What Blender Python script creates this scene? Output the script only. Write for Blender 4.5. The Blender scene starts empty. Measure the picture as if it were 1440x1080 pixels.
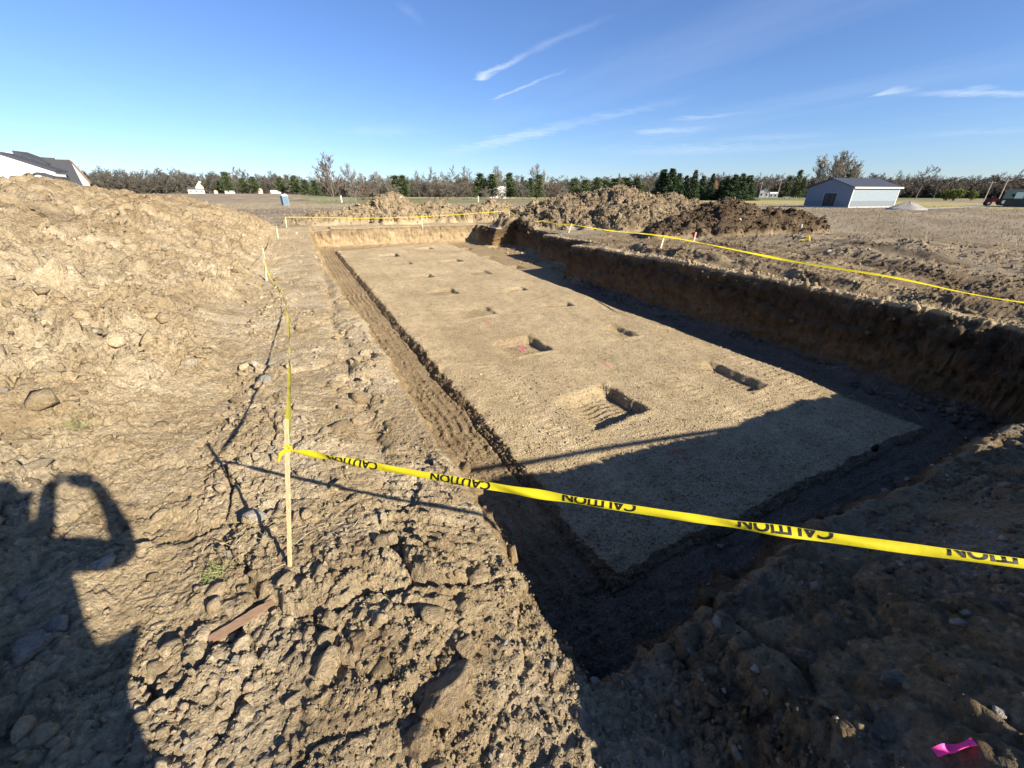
import bpy, bmesh, math, random
import numpy as np
from mathutils import Vector, Matrix, Quaternion
R = math.radians
rng = np.random.default_rng(7)
random.seed(7)
sc = bpy.context.scene
col = sc.collection

# ------------------------------------------------------------------ camera
FPX, W0, H0 = 560.0, 1440.0, 1080.0
PITCH = math.atan((540-272)/FPX); YAW = R(25.4); HC = 1.85
def ray(px, py):
    x = (px-720)/FPX; y = -(py-540)/FPX
    fw = math.cos(PITCH)+math.sin(PITCH)*y; up = -math.sin(PITCH)+math.cos(PITCH)*y
    return (x*math.cos(YAW)+fw*math.sin(YAW), fw*math.cos(YAW)-x*math.sin(YAW), up)
def at(px, py, z):
    X, Y, u = ray(px, py); t = (z-HC)/u
    return Vector((X*t, Y*t, z))
def pd(px, py, D):
    X, Y, u = ray(px, py); h = math.hypot(X, Y)
    return Vector((X/h*D, Y/h*D, HC+u/h*D))
cd = bpy.data.cameras.new('camera'); cam = bpy.data.objects.new('camera', cd); col.objects.link(cam)
cd.sensor_width = 36; cd.lens = 36*FPX/W0; cd.clip_start = 0.02; cd.clip_end = 6000
cam.location = (0, 0, HC)
vd = Vector((math.sin(YAW)*math.cos(PITCH), math.cos(YAW)*math.cos(PITCH), -math.sin(PITCH)))
cam.rotation_euler = vd.to_track_quat('-Z', 'Y').to_euler()
sc.camera = cam

# ------------------------------------------------------------------ noise
_perm = np.random.default_rng(3).permutation(4096).astype(np.int64)
_ga = np.random.default_rng(4).random(4096)*2*np.pi
_gx, _gy = np.cos(_ga), np.sin(_ga)
_r1 = np.random.default_rng(5).random(4096); _r2 = np.random.default_rng(6).random(4096); _r3 = np.random.default_rng(8).random(4096)
def _h(i, j): return _perm[(_perm[i & 4095]+j) & 4095]
def pn(x, y):
    i = np.floor(x).astype(np.int64); j = np.floor(y).astype(np.int64)
    fx, fy = x-i, y-j
    u = fx*fx*fx*(fx*(fx*6-15)+10); v = fy*fy*fy*(fy*(fy*6-15)+10)
    def g(a, b):
        h = _h(i+a, j+b); return _gx[h]*(fx-a)+_gy[h]*(fy-b)
    n0 = g(0, 0)*(1-u)+g(1, 0)*u; n1 = g(0, 1)*(1-u)+g(1, 1)*u
    return (n0*(1-v)+n1*v)*1.5
def fbm(x, y, o=4, lac=2.03, gain=.5):
    s = 0; a = 1; t = 0
    for k in range(o):
        s = s+a*pn(x+17.3*k, y-9.1*k); t += a; a *= gain; x = x*lac; y = y*lac
    return s/t
def worley(x, y):
    i = np.floor(x).astype(np.int64); j = np.floor(y).astype(np.int64)
    f1 = np.full(x.shape, 9.); f2 = np.full(x.shape, 9.); cid = np.zeros(x.shape, np.int64); ddx = np.zeros(x.shape); ddy = np.zeros(x.shape)
    for a in (-1, 0, 1):
        for b in (-1, 0, 1):
            h = _h(i+a, j+b)
            d = np.hypot(i+a+_r1[h]-x, j+b+_r2[h]-y)
            m = d < f1
            ddx = np.where(m, i+a+_r1[h]-x, ddx); ddy = np.where(m, j+b+_r2[h]-y, ddy)
            f2 = np.where(m, f1, np.minimum(f2, d)); cid = np.where(m, h, cid); f1 = np.where(m, d, f1)
    return f1, f2, _r3[cid], ddx*(_r1[cid]-.5)+ddy*(_r2[cid]-.5)
def sst(a, b, x):
    t = np.clip((x-a)/(b-a), 0, 1); return t*t*(3-2*t)
def clods(x, y, lam, crack=.16, seed=0):
    """chunks of broken soil, roughly -0.5..1, cell size lam"""
    wx = x+lam*.35*pn(x/lam*1.3+seed, y/lam*1.3)+lam*.12*pn(x/lam*4.1, y/lam*4.1+seed)
    wy = y+lam*.35*pn(x/lam*1.3-seed, y/lam*1.3+31)+lam*.12*pn(x/lam*4.1+7, y/lam*4.1+seed)
    f1, f2, r, tl = worley(wx/lam+seed*3.7, wy/lam-seed*1.9)
    e = f2-f1
    top = r*.8+.18*(1-f1*f1)+tl*1.5
    return top*sst(0, crack*2.2, e)-.35*(1-sst(0, crack, e))

# ------------------------------------------------------------------ materials
def nmat(name):
    m = bpy.data.materials.new(name); m.use_nodes = True
    nt = m.node_tree; nt.nodes.clear()
    out = nt.nodes.new('ShaderNodeOutputMaterial'); b = nt.nodes.new('ShaderNodeBsdfPrincipled')
    nt.links.new(b.outputs[0], out.inputs[0])
    b.inputs['Specular IOR Level'].default_value = .25
    return m, nt, b
def node(nt, typ, **kw):
    n = nt.nodes.new(typ)
    for k, v in kw.items():
        if k in n.inputs: n.inputs[k].default_value = v
        else: setattr(n, k, v)
    return n
def ramp(nt, src, stops):
    n = nt.nodes.new('ShaderNodeValToRGB')
    cr = n.color_ramp
    while len(cr.elements) < len(stops): cr.elements.new(.5)
    for e, (p, c) in zip(cr.elements, stops):
        e.position = p; e.color = (c, c, c, 1) if isinstance(c, (int, float)) else (*c, 1)
    nt.links.new(src, n.inputs[0]); return n
def mixc(nt, mode, fac, a, b):
    n = nt.nodes.new('ShaderNodeMix'); n.data_type = 'RGBA'; n.blend_type = mode
    for s, v in ((n.inputs[0], fac), (n.inputs[6], a), (n.inputs[7], b)):
        if hasattr(v, 'type') and hasattr(v, 'is_output'): nt.links.new(v, s)
        elif isinstance(v, (int, float)): s.default_value = v if s == n.inputs[0] else (v, v, v, 1)
        else: s.default_value = (*v, 1)
    return n.outputs[2]
def simple(name, c, rough=.8, var=.15, scale=8, bump=0, metal=0, stretch=None):
    m, nt, b = nmat(name)
    tc = node(nt, 'ShaderNodeTexCoord'); src = tc.outputs['Object']
    if stretch:
        mp = node(nt, 'ShaderNodeMapping'); mp.inputs['Scale'].default_value = stretch
        nt.links.new(src, mp.inputs[0]); src = mp.outputs[0]
    n = node(nt, 'ShaderNodeTexNoise', Scale=scale, Detail=6.0, Roughness=.6)
    nt.links.new(src, n.inputs['Vector'])
    r = ramp(nt, n.outputs['Fac'], [(.25, 1-var), (.75, 1+var)])
    nt.links.new(mixc(nt, 'MULTIPLY', 1.0, c, r.outputs[0]), b.inputs['Base Color'])
    b.inputs['Roughness'].default_value = rough; b.inputs['Metallic'].default_value = metal
    if bump:
        bp = node(nt, 'ShaderNodeBump', Strength=bump, Distance=.01)
        nt.links.new(n.outputs['Fac'], bp.inputs['Height']); nt.links.new(bp.outputs[0], b.inputs['Normal'])
    return m

def soil_material():
    m, nt, b = nmat('soil')
    ge = node(nt, 'ShaderNodeNewGeometry'); P = ge.outputs['Position']
    at_ = node(nt, 'ShaderNodeAttribute', attribute_name='soil')
    def nz(scale, det=8., rough=.65, dist=0.):
        n = node(nt, 'ShaderNodeTexNoise', Scale=scale, Detail=det, Roughness=rough, Distortion=dist)
        nt.links.new(P, n.inputs['Vector']); return n.outputs['Fac']
    big = nz(.55, 5.); mid = nz(4.5, 9., .72, .4); fine = nz(38., 8., .7)
    c = mixc(nt, 'MULTIPLY', 1., at_.outputs['Color'], ramp(nt, big, [(.3, (.88, .86, .84)), (.7, (1.12, 1.12, 1.1))]).outputs[0])
    c = mixc(nt, 'MULTIPLY', 1., c, ramp(nt, mid, [(.3, (.74, .70, .65)), (.5, 1.0), (.7, (1.2, 1.22, 1.26))]).outputs[0])
    c = mixc(nt, 'MULTIPLY', 1., c, ramp(nt, fine, [(.3, .68), (.7, 1.3)]).outputs[0])
    # small stones of several greys and buffs
    v = node(nt, 'ShaderNodeTexVoronoi', Scale=42., Randomness=1.); nt.links.new(P, v.inputs['Vector'])
    sx = node(nt, 'ShaderNodeSeparateColor'); nt.links.new(v.outputs['Color'], sx.inputs[0])
    tint = ramp(nt, sx.outputs[0], [(0, (.62, .6, .58)), (.5, (1., .98, .95)), (.85, (1.2, 1.22, 1.25)), (1, (1.6, 1.65, 1.75))])
    peb = node(nt, 'ShaderNodeMath', operation='MULTIPLY'); nt.links.new(at_.outputs['Alpha'], peb.inputs[0])
    mk = ramp(nt, v.outputs['Distance'], [(.42, 1.), (.6, 0.)]); nt.links.new(mk.outputs[0], peb.inputs[1])
    c = mixc(nt, 'MULTIPLY', peb.outputs[0], c, tint.outputs[0])
    nt.links.new(c, b.inputs['Base Color'])
    b.inputs['Roughness'].default_value = .95; b.inputs['Specular IOR Level'].default_value = .12
    # height for bump
    def math_(op, a, bb):
        n = node(nt, 'ShaderNodeMath', operation=op)
        for s, q in ((n.inputs[0], a), (n.inputs[1], bb)):
            if isinstance(q, (int, float)): s.default_value = q
            else: nt.links.new(q, s)
        return n.outputs[0]
    v2 = node(nt, 'ShaderNodeTexVoronoi', Scale=95., Randomness=1.); nt.links.new(P, v2.inputs['Vector'])
    hgt = math_('ADD', math_('MULTIPLY', fine, .075), math_('MULTIPLY', mid, .05))
    hgt = math_('SUBTRACT', hgt, math_('MULTIPLY', math_('MULTIPLY', v.outputs['Distance'], at_.outputs['Alpha']), .016))
    hgt = math_('SUBTRACT', hgt, math_('MULTIPLY', v2.outputs['Distance'], .004))
    bp = node(nt, 'ShaderNodeBump', Strength=1., Distance=1.); nt.links.new(hgt, bp.inputs['Height'])
    nt.links.new(bp.outputs[0], b.inputs['Normal'])
    return m
SOIL = soil_material()

# ------------------------------------------------------------------ object helpers
def link(name, me, mat=None, parent=None):
    o = bpy.data.objects.new(name, me); col.objects.link(o)
    if mat is not None and me is not None:
        for mm in (mat if isinstance(mat, (list, tuple)) else [mat]): me.materials.append(mm)
    if parent is not None: o.parent = parent
    return o
def tag(o, label=None, cat=None, group=None, kind=None):
    if label: o['label'] = label
    if cat: o['category'] = cat
    if group: o['group'] = group
    if kind: o['kind'] = kind
    return o
def empty(name, loc, rz=0, label=None, cat=None, group=None):
    o = bpy.data.objects.new(name, None); col.objects.link(o); o.empty_display_size = .2
    o.location = loc; o.rotation_euler = (0, 0, rz)
    return tag(o, label, cat, group)
def np_mesh(name, V, F, smooth=False):
    """V (n,3), F (m,k) with constant k"""
    me = bpy.data.meshes.new(name); V = np.ascontiguousarray(V, np.float32); F = np.ascontiguousarray(F, np.int32)
    k = F.shape[1]
    me.vertices.add(len(V)); me.vertices.foreach_set('co', V.ravel())
    me.loops.add(F.size); me.loops.foreach_set('vertex_index', F.ravel())
    me.polygons.add(len(F)); me.polygons.foreach_set('loop_start', np.arange(0, F.size, k, dtype=np.int32))
    me.update(calc_edges=True)
    if smooth: me.polygons.foreach_set('use_smooth', np.ones(len(F), bool))
    return me
def set_soil(me, rgba):
    a = me.attributes.new('soil', 'FLOAT_COLOR', 'POINT'); a.data.foreach_set('color', np.ascontiguousarray(rgba, np.float32).ravel())
class MB:
    """collects simple solids into one mesh"""
    def __init__(s): s.bm = bmesh.new()
    def box(s, x0, y0, z0, x1, y1, z1, M=None):
        vs = [s.bm.verts.new((x, y, z)) for x in (x0, x1) for y in (y0, y1) for z in (z0, z1)]
        for f in ((0, 1, 3, 2), (4, 6, 7, 5), (0, 4, 5, 1), (2, 3, 7, 6), (0, 2, 6, 4), (1, 5, 7, 3)):
            s.bm.faces.new([vs[i] for i in f])
        if M is not None: bmesh.ops.transform(s.bm, matrix=M, verts=vs)
        return s
    def poly_prism(s, pts, d):
        """pts: list of 3D points (planar), d: extrusion vector"""
        d = Vector(d); a = [s.bm.verts.new(p) for p in pts]; b = [s.bm.verts.new(Vector(p)+d) for p in pts]
        s.bm.faces.new(a[::-1]); s.bm.faces.new(b)
        n = len(a)
        for i in range(n): s.bm.faces.new([a[i], a[(i+1) % n], b[(i+1) % n], b[i]])
        return s
    def tube(s, pts, rad, n=6, caps=True):
        rings = []
        pts = [Vector(p) for p in pts]
        if isinstance(rad, (int, float)): rad = [rad]*len(pts)
        for i, p in enumerate(pts):
            t = (pts[min(i+1, len(pts)-1)]-pts[max(i-1, 0)]).normalized()
            a = t.orthogonal().normalized() if abs(t.z) > .95 else t.cross(Vector((0, 0, 1))).normalized()
            b = t.cross(a)
            rings.append([s.bm.verts.new(p+rad[i]*(math.cos(k*2*math.pi/n)*a+math.sin(k*2*math.pi/n)*b)) for k in range(n)])
        for r0, r1 in zip(rings, rings[1:]):
            for k in range(n): s.bm.faces.new([r0[k], r0[(k+1) % n], r1[(k+1) % n], r1[k]])
        if caps: s.bm.faces.new(rings[0][::-1]); s.bm.faces.new(rings[-1])
        return s
    def mesh(s, name='m', bevel=0):
        bmesh.ops.recalc_face_normals(s.bm, faces=s.bm.faces)
        if bevel: bmesh.ops.bevel(s.bm, geom=list(s.bm.edges), offset=bevel, segments=2, affect='EDGES')
        me = bpy.data.meshes.new(name); s.bm.to_mesh(me); s.bm.free(); return me
    def build(s, name, mat=None, parent=None, bevel=0): return link(name, s.mesh(name, bevel), mat, parent)

# ================================================================== TERRAIN
def lines(segs):
    out = []
    for a, b, s0, s1 in segs:
        x = a
        while x < b-1e-6:
            out.append(x); f = (x-a)/(b-a); x += s0+(s1-s0)*f
    out.append(segs[-1][1]); return np.array(out)
U = lines([(-3000, -60, 500, 60), (-60, -16, 4, .5), (-16, -6, .16, .08), (-6, -2.2, .08, .02), (-2.2, -1.5, .02, .011), (-1.5, .72, .0105, .0105), (.72, .95, .011, .012), (.95, 1.98, .02, .02),
           (1.98, 2.14, .016, .016), (2.14, 8.3, .028, .04), (8.3, 8.42, .02, .02), (8.42, 9.72, .045, .04), (9.72, 9.98, .011, .011),
           (9.98, 13, .03, .05), (13, 32, .06, .14), (32, 70, .2, 2.5), (70, 400, 3, 40), (400, 3000, 60, 500)])
V = lines([(-400, -20, 80, 4), (-20, -2, 2, .15), (-2, -.3, .1, .02), (-.3, .74, .0115, .0115), (.74, .98, .011, .011), (.98, 1.92, .012, .012), (1.92, 2.08, .014, .014),
           (2.08, 5, .012, .024), (5, 12, .026, .05), (12, 27, .055, .085), (27, 27.2, .05, .05), (27.2, 29.3, .1, .1), (29.3, 29.65, .03, .03),
           (29.65, 46, .09, .2), (46, 120, .4, 3), (120, 500, 4, 40), (500, 4000, 60, 600)])
for yj in (14.4, 19.0, 24.5):   # jogs of the east wall need finer rows
    V = np.sort(np.unique(np.concatenate([V, yj+np.linspace(-.11, .11, 12)])))
nU, nV = len(U), len(V)
UU, VV = np.meshgrid(U, V)
one = np.array([0.])
def nrow(y, s, k): return pn(y*s, np.full_like(y, k*7.7))
yl = V
rimL = np.interp(yl, [-5, .8, 1.6, 3, 5, 7.2, 14, 29], [.74, .74, .68, .64, .56, .44, .12, -.1])+.05*nrow(yl, 1.1, 1)+.025*nrow(yl, 4., 2)
padL = np.interp(yl, [-5, 2, 5, 10, 17.7, 28], [2.06, 2.06, 1.97, 1.76, 1.5, 1.15])+.05*nrow(yl, 1.3, 3)+.035*nrow(yl, 5, 4)
js = lambda y0: sst(y0-.08, y0+.08, yl)
footR = 9.78+1.35*js(14.4)+1.25*js(19.0)-1.5*js(24.5)+.07*nrow(yl, .5, 5)+.05*nrow(yl, 1.6, 6)
ctrl_u = np.array([-16, .72, .95, 1.98, 2.14, 8.3, 8.42, 9.72, 9.98, 36])
CT = np.stack([np.full_like(yl, -16), rimL, rimL+.2, padL-.08, padL+.06, np.minimum(8.35, footR-1.2)+.05*nrow(yl, .9, 7), np.minimum(8.47, footR-1.08)+.05*nrow(yl, .9, 7),
               footR-.06, footR+.26+.10*nrow(yl, 1.3, 9)+.06*nrow(yl, 4.1, 19), np.full_like(yl, 36)], 1)
XX = UU.copy()
inr = (U >= -16) & (U <= 36)
for j in range(nV): XX[j, inr] = np.interp(U[inr], ctrl_u, CT[j])
xl = U
frontR = np.interp(xl, [.7, 3, 5, 10], [.76, .82, .83, .75])+.07*nrow(xl, .9, 11)+.03*nrow(xl, 3.5, 12)
backF = np.interp(xl, [0, 5, 12], [29.4, 29.5, 29.0])+.08*nrow(xl, .8, 13)
ctrl_v = np.array([-2, .74, .98, 1.92, 2.08, 27, 27.2, 29.3, 29.65, 46])
padF = 2.02+.06*nrow(xl, .9, 14)+.04*nrow(xl, 4, 24)+np.interp(xl, [2, 8.3], [0, .1])
padB = np.interp(xl, [1, 5, 8], [26.6, 27.6, 28.4])
CV = np.stack([np.full_like(xl, -2), frontR, frontR+.22, padF-.07, padF+.05, padB, padB+.2, backF, backF+.35, np.full_like(xl, 46)], 1)
YY = VV.copy(); inv = (V >= -2) & (V <= 46)
for i in range(nU):
    if -30 < U[i] < 60: YY[inv, i] = np.interp(V[inv], ctrl_v, CV[i])
X, Y = XX, YY
DD = np.hypot(X, Y)
# local sample spacing, to leave out detail that the sheet cannot carry
sx = np.abs(np.gradient(X, axis=1)); sy = np.abs(np.gradient(Y, axis=0)); SP = np.maximum(sx, sy)
def lod(lam): return 1-sst(.28, .55, SP/lam)

def bell(d): return np.exp(-d*d)
def heap(cx, cy, rx, ry, h, rot=0, p=1.0):
    c, s = math.cos(rot), math.sin(rot); dx, dy = X-cx, Y-cy
    q = np.sqrt(((dx*c+dy*s)/rx)**2+((-dx*s+dy*c)/ry)**2)
    q = q*(1+.22*pn(X*.45+cx, Y*.45+cy)+.10*pn(X*1.3, Y*1.3+cx))
    cone = np.clip(1-q, 0, 1)
    return h*(cone*(1.0-.35*cone))/(0.65)*p
field = -.2*sst(4, 30, DD)-.4*sst(30, 110, DD)-.4*sst(110, 300, DD)
far_roll = .5*pn(X/60, Y/60)*sst(35, 120, DD)*.5+1.2*pn(X/300+3, Y/300)*sst(150, 500, DD)
ground = field+far_roll*.6+2.35*sst(140, 430, DD)*sst(.09, -.06, X/np.maximum(np.abs(Y), 1))*(Y > 0)
ground += .05*pn(X*.5, Y*.5)*(1-sst(30, 60, DD))
# long spoil heap west of the pit
toe = np.interp(Y, [-4, 2, 10, 22, 33], [-.9, -.95, -1.2, -1.55, -1.9])
crX = np.interp(Y, [-4, 8, 16, 22, 29, 33], [-7.2, -7.2, -6.9, -6.8, -5.4, -3.6])
crH = np.interp(Y, [-6, 2, 8, 16, 22, 28.5, 31.8, 34.5], [1.6, 1.8, 1.95, 2.08, 1.95, 1.70, .95, 0])
tq = np.clip((toe-X)/(toe-crX), 0, None)
prof = np.where(tq < 1, tq**.95*(1-.12*tq)/.88, np.clip(1-(tq-1)*.75, 0, 1))
prof = sst(0, 1, prof)*.35+prof*.65
spoilW = crH*prof*(1-sst(33.2, 35.2, Y+pn(X*.6, Y*.6)*.8))
spoilW *= 1+.10*pn(X*.55, Y*.55)
spoilW += .10*bell(np.hypot((X+6.7)/.6, (Y-16.9)/.5))+.14*bell(np.hypot((X+6.7)/.7, (Y-19.9)/.9))+.12*bell(np.hypot((X+6.4)/.7, (Y-23)/.8))
mW = sst(.02, .35, spoilW)
# heaps behind the pit and to the east
hp = [heap(6.2, 35., 3.3, 2.9, 2.15), heap(4.0, 34.6, 3.0, 2.2, 1.3), heap(9.6, 34.3, 4.2, 2.4, 1.45), heap(13.8, 33., 4.0, 2.2, 1.35), heap(1.5, 34.5, 3.5, 2.0, .7),
      heap(16.8, 30.5, 3.2, 2.6, 1.35)]
backH = np.maximum.reduce(hp)
hb = [heap(19.5, 24.2, 5.8, 4.6, 2.4, -.5), heap(16.2, 25., 4.4, 3.6, 1.75, -.5), heap(22.5, 22.5, 4.8, 3.4, 1.85, -.5), heap(18.6, 21.5, 4., 3., 1.65, -.5)]
bigH = np.maximum.reduce(hb)
hd = [heap(20.6, 15.9, 4.4, 2.3, 1.5, .25), heap(24.3, 15.6, 4.2, 2.0, 1.1, .1), heap(17.7, 16.3, 3.0, 1.8, .85, .2), heap(23.5, 18.6, 2.2, 2.0, 1.7, 0)]
darkH = np.maximum.reduce(hd)
mB, mG, mD = sst(.03, .3, backH), sst(.03, .3, bigH), sst(.03, .25, darkH)
ground = ground+np.maximum.reduce([spoilW, backH, bigH, darkH])
# disturbed strip, hump and rim berm on the east bank
hump = .42*bell((X-17.6-.25*(Y-7))/3.2)*bell((Y-8.2)/5.6)+.25*bell((X-19.5)/3)*bell((Y-3)/5)
berm = .30*bell((X-(footR[:, None]+1.05)-.25*pn(Y*.7, X*0))/.32)*sst(1, 2, Y)*(1-sst(12, 14, Y))
ebank = sst(.1, .4, X-(footR[:, None]+.3))*(1-sst(24, 30, X))*(1-sst(16, 20, Y))
ground = ground+hump+berm*(.7+.6*pn(X*.9, Y*.9))
ground += ebank*.15*fbm(X*.8, Y*.8, 3)-.10*ebank*bell((X-(footR[:, None]+1.7))/.3)*sst(1, 2, Y)*(1-sst(13, 15, Y))
# dozer spoil ridge along the front rim, to the right of where one stands
cH = np.interp(X, [-.2, .6, 1.2, 2.0, 3.2, 4.4, 6.5, 9.6, 14], [0, .08, .40, .60, .66, .56, .32, .08, .0])
cY = -.30
fr = np.where(Y > cY, 1-sst(0, 1, (Y-cY)/(np.interp(X, [0, 1, 3, 10], [.7, .95, 1.05, 1.0]))), np.interp(Y, [-4, -1.6, cY], [.0, .6, 1]))
ridge = cH*fr*(1+.16*pn(X*1.1, Y*.8))
ground = ground+ridge
ground += -.14*sst(9, 11, X)*(1-sst(3, 7, Y))*sst(-1, 1, Y)
ground += -.05*sst(.2, 1., X)*sst(.3, .8, Y)*(1-sst(1, 3, Y))*(X < 11)
# slight lip and fall of the west bank towards the pit
west = sst(-1.4, -.4, X)*(X < 1.2)*(1-sst(31, 33, Y))
ground += -.10*west*sst(-.6, .7, X)+.04*west*pn(X*1.3, Y*.7)
# tyre rut / ledge that follows the bank
ground += -.05*west*bell((X-.12-.1*pn(Y*.5, X*0))/.10)*sst(1.5, 3, Y)

ground = ground+.30*bell(np.hypot((X+.17)/.5, (Y+.62)/.42))
# pit
uu = UU; vv = VV
eL = sst(.72, .95, uu)**1.0; eR = 1-sst(9.72, 9.98, uu)
eF = sst(.74, .98, vv); eB = 1-sst(29.3, 29.65, vv)
pit = np.minimum(np.minimum(eL, eR), np.minimum(eF, eB))
lin = lambda a, b, x: np.clip((x-a)/(b-a), 0, 1)
pitl = np.minimum(np.minimum(lin(.72, .95, uu), 1-lin(9.72, 9.98, uu)), np.minimum(lin(.74, .98, vv), 1-lin(29.3, 29.65, vv)))
pit = .25*pit+.75*pitl
floor = -1.67+.0105*np.clip(Y, 0, 30)+.02*pn(X*.5, Y*.5)
# debris fillet at the foot of the walls
fillet = np.maximum.reduce([sst(1.35, .95, uu), sst(9.1, 9.72, uu)*1.0, sst(1.5, .98, vv), sst(28.3, 29.3, vv)])
floor = floor+.10*fillet**2*(1+.8*pn(X*2.3, Y*2.3))
pad = np.minimum(np.minimum(lin(1.98, 2.14, uu), 1-lin(8.3, 8.42, uu)), np.minimum(lin(1.92, 2.08, vv), 1-lin(27., 27.2, vv)))
pad = pad*(1-.0*X)
inpit = pit > .97
strip = inpit & (pad < .02)
floor = floor+(.075+.065*sst(2.6, 4.5, Y))*pad
floor += pad*(.03*pn(X*.35, Y*.35)+.014*pn(X*1.3, Y*1.3))
# bucket teeth: grooves along the strip
wob = .03*pn(Y*.9, X*0+3)+.015*pn(Y*3, X*0)
st = (pitl > .9)*(pad < .02)
grL = np.abs(((X+wob-padL[:, None])/.155) % 1-.5)*2
brk = sst(-.25, .25, pn(Y*.35+np.floor((X+wob-padL[:, None])/.155)*3.3, X*0+1))
floor += st*(uu < 2.1)*(vv > 2.)*((grL**3)*.045*brk-.01)
grF = np.abs(((Y+.03*pn(X*.9, Y*0))/.16) % 1-.5)*2
floor += st*(vv < 2.1)*(vv > .98)*(grF**3)*.02*sst(-.2, .3, pn(X*.4, np.floor(Y/.16)*2.1))
floor += st*(vv < 2.1)*.04*pn(X*1.6, Y*1.6)
# footings dug into the pad: (right edge x, near edge y, width x, length y, depth, rot)
FOOT = [(4.70, 4.38, 1.05, 1.12, .18, .10), (4.64, 7.5, 1.0, 1.15, .14, .05), (7.40, 4.1, .45, 1.3, .12, .0), (7.16, 7.45, .45, .95, .08, .0),
        (7.2, 10.5, .9, .55, .09, -.2), (4.6, 10.7, 1.0, 1.0, .05, .0), (4.42, 13.7, .9, 1.0, .09, 0), (6.95, 13.2, .7, .6, .09, 0), (4.4, 16.9, .9, .9, .10, 0),
        (6.9, 16.5, .8, 1.0, .07, 0), (4.2, 23.2, .9, 1.2, .12, 0), (6.75, 25.5, .9, 1., .13, 0), (6.85, 20.2, .9, 1.0, .12, 0), (9.3, 25.3, .8, 1.0, .15, 0),
        (9.2, 21.4, .8, 1.0, .15, 0), (9.3, 18., .8, 1.0, .14, 0), (4.3, 20.3, .9, 1., .06, 0)]
footm = np.zeros_like(X)
for fx, fy, fw, fl, fd, ro in FOOT:
    if fy > 9: fd *= .85
    c, s = math.cos(ro), math.sin(ro); dx, dy = X-fx, Y-fy
    a = -(dx*c+dy*s); b = -dx*s+dy*c          # a grows to the left of the right edge
    a = a+.03*pn(b*4, a*0+fx); b = b+.03*pn(a*4, b*0+fy)
    soft = .05
    m = sst(0, soft, a)*(1-sst(fw*.80, fw*1.3, a))*sst(0, soft, b)*(1-sst(fl-.25, fl+.12, b))
    g = np.abs((b/.125) % 1-.5)*2
    floor -= m*fd*(1+.0*a)
    floor += m*(g**2)*.035*sst(.12, .3, a)-m*.01
    lip = bell((a+.06)/.05)*sst(-.1, .1, b)*(1-sst(fl, fl+.1, b))+bell((b+.06)/.05)*sst(-.1, .1, a)*(1-sst(fw, fw+.2, a))
    floor += lip*.02
    footm = np.maximum(footm, m)
# faint tooth marks over the pad, in patches
pt = pad*sst(-.05, .4, pn(X*.55+8, Y*.4))
g2 = np.abs(((Y+.1*X+.05*pn(X, Y))/.13) % 1-.5)*2
floor += pt*g2*.010*sst(-.2, .3, pn(X*1.3, Y*.5+4))
for tx_ in (2.9, 4.9, 5.9, 8.0):
    tb = pad*bell((X-tx_-.25*pn(Y*.18, X*0+tx_))/.2)*sst(-.3, .2, pn(Y*.3, X*0+tx_*3))
    floor += tb*(np.abs(((Y+.05*pn(X*2, Y*2))/.17) % 1-.5)*.028-.012)
floor += bell((X-padL[:, None]-.12)/.1)*pad*.035*(pn(Y*3, X*2)+.2)

Z = ground*(1-pit)+np.minimum(floor, ground)*pit
wall = np.clip(4*pit*(1-pit), 0, 1)

# ---- soil type masks
nearW = (1-sst(14, 20, DD))
bank = (X < 1.2)*(1-pit)
cloddy = np.clip(mW*.9+.25*bank+mB+mG*1.1+mD*1.1+sst(.03, .3, ridge)*.55+ebank*.3+bell((X-footR[:, None]-.35)/.25)*sst(1, 2, Y)*(1-sst(13, 14, Y))*.5, 0, 1.1)*(1-pit)
track = west*sst(-.75, -.3, X)          # compacted bank between tape and rim
frontb = sst(.5, 1.2, X)*sst(-.9, -.4, Y)*(Y < 1.3)*(X < 11)*(1-pit)
cloddy = np.maximum(cloddy*(1-frontb*.5), frontb*.42)
cloddy = cloddy*(1-.55*track*sst(1.8, 3., Y))
patchy = sst(-.35, .5, fbm(X*.9+5, Y*.9, 3))
patchy2 = sst(-.4, .4, fbm(X*2.3-4, Y*2.3, 3))
amp = cloddy*(.35+.8*patchy)
disp = np.zeros_like(X)
def add(lam, a, wgt, sd, crack=.16):
    global disp
    L = lod(lam); m = (L*wgt > .004)
    if not m.any(): return
    d = np.zeros_like(X); d[m] = clods(X[m], Y[m], lam, crack, sd); disp = disp+d*a*L*wgt
heapy = np.clip(mB+mG+mD, 0, 1)
add(1.3, .22, heapy*(1-pit)*(.3+patchy), 1, .08)
add(.5, .13, heapy*(1-pit)*(.3+patchy2), 2, .1)
add(.27, .08, heapy*(1-pit), 3, .12)
add(1.0, .15, mW*(.4+.8*patchy), 4, .08)
add(.5, .09, mW*(.3+patchy2), 44, .10)
add(.8, .06, bank*nearW*(.3+patchy), 40, .05)
add(.42, .105, amp*(1-heapy), 5, .11)
add(.21, .062, amp*(1-heapy)*(.4+patchy2), 6, .14)
add(.10, .034, np.clip(amp*1.1+.2*(1-pit)*nearW, 0, 1.3)*(1-heapy)*(.35+patchy2), 7, .2)
add(.05, .021, np.clip(amp+.35*(1-pit)*nearW, 0, 1.2)*(1-heapy), 8, .25)
add(.03, .012, np.clip(amp+.45*(1-pit)*nearW, 0, 1.2)*(1-heapy), 28, .3)
add(.11, .03, ebank*(.3+patchy)*(1-pit), 9)
add(.25, .06, ebank*patchy*(1-pit), 10)
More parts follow.
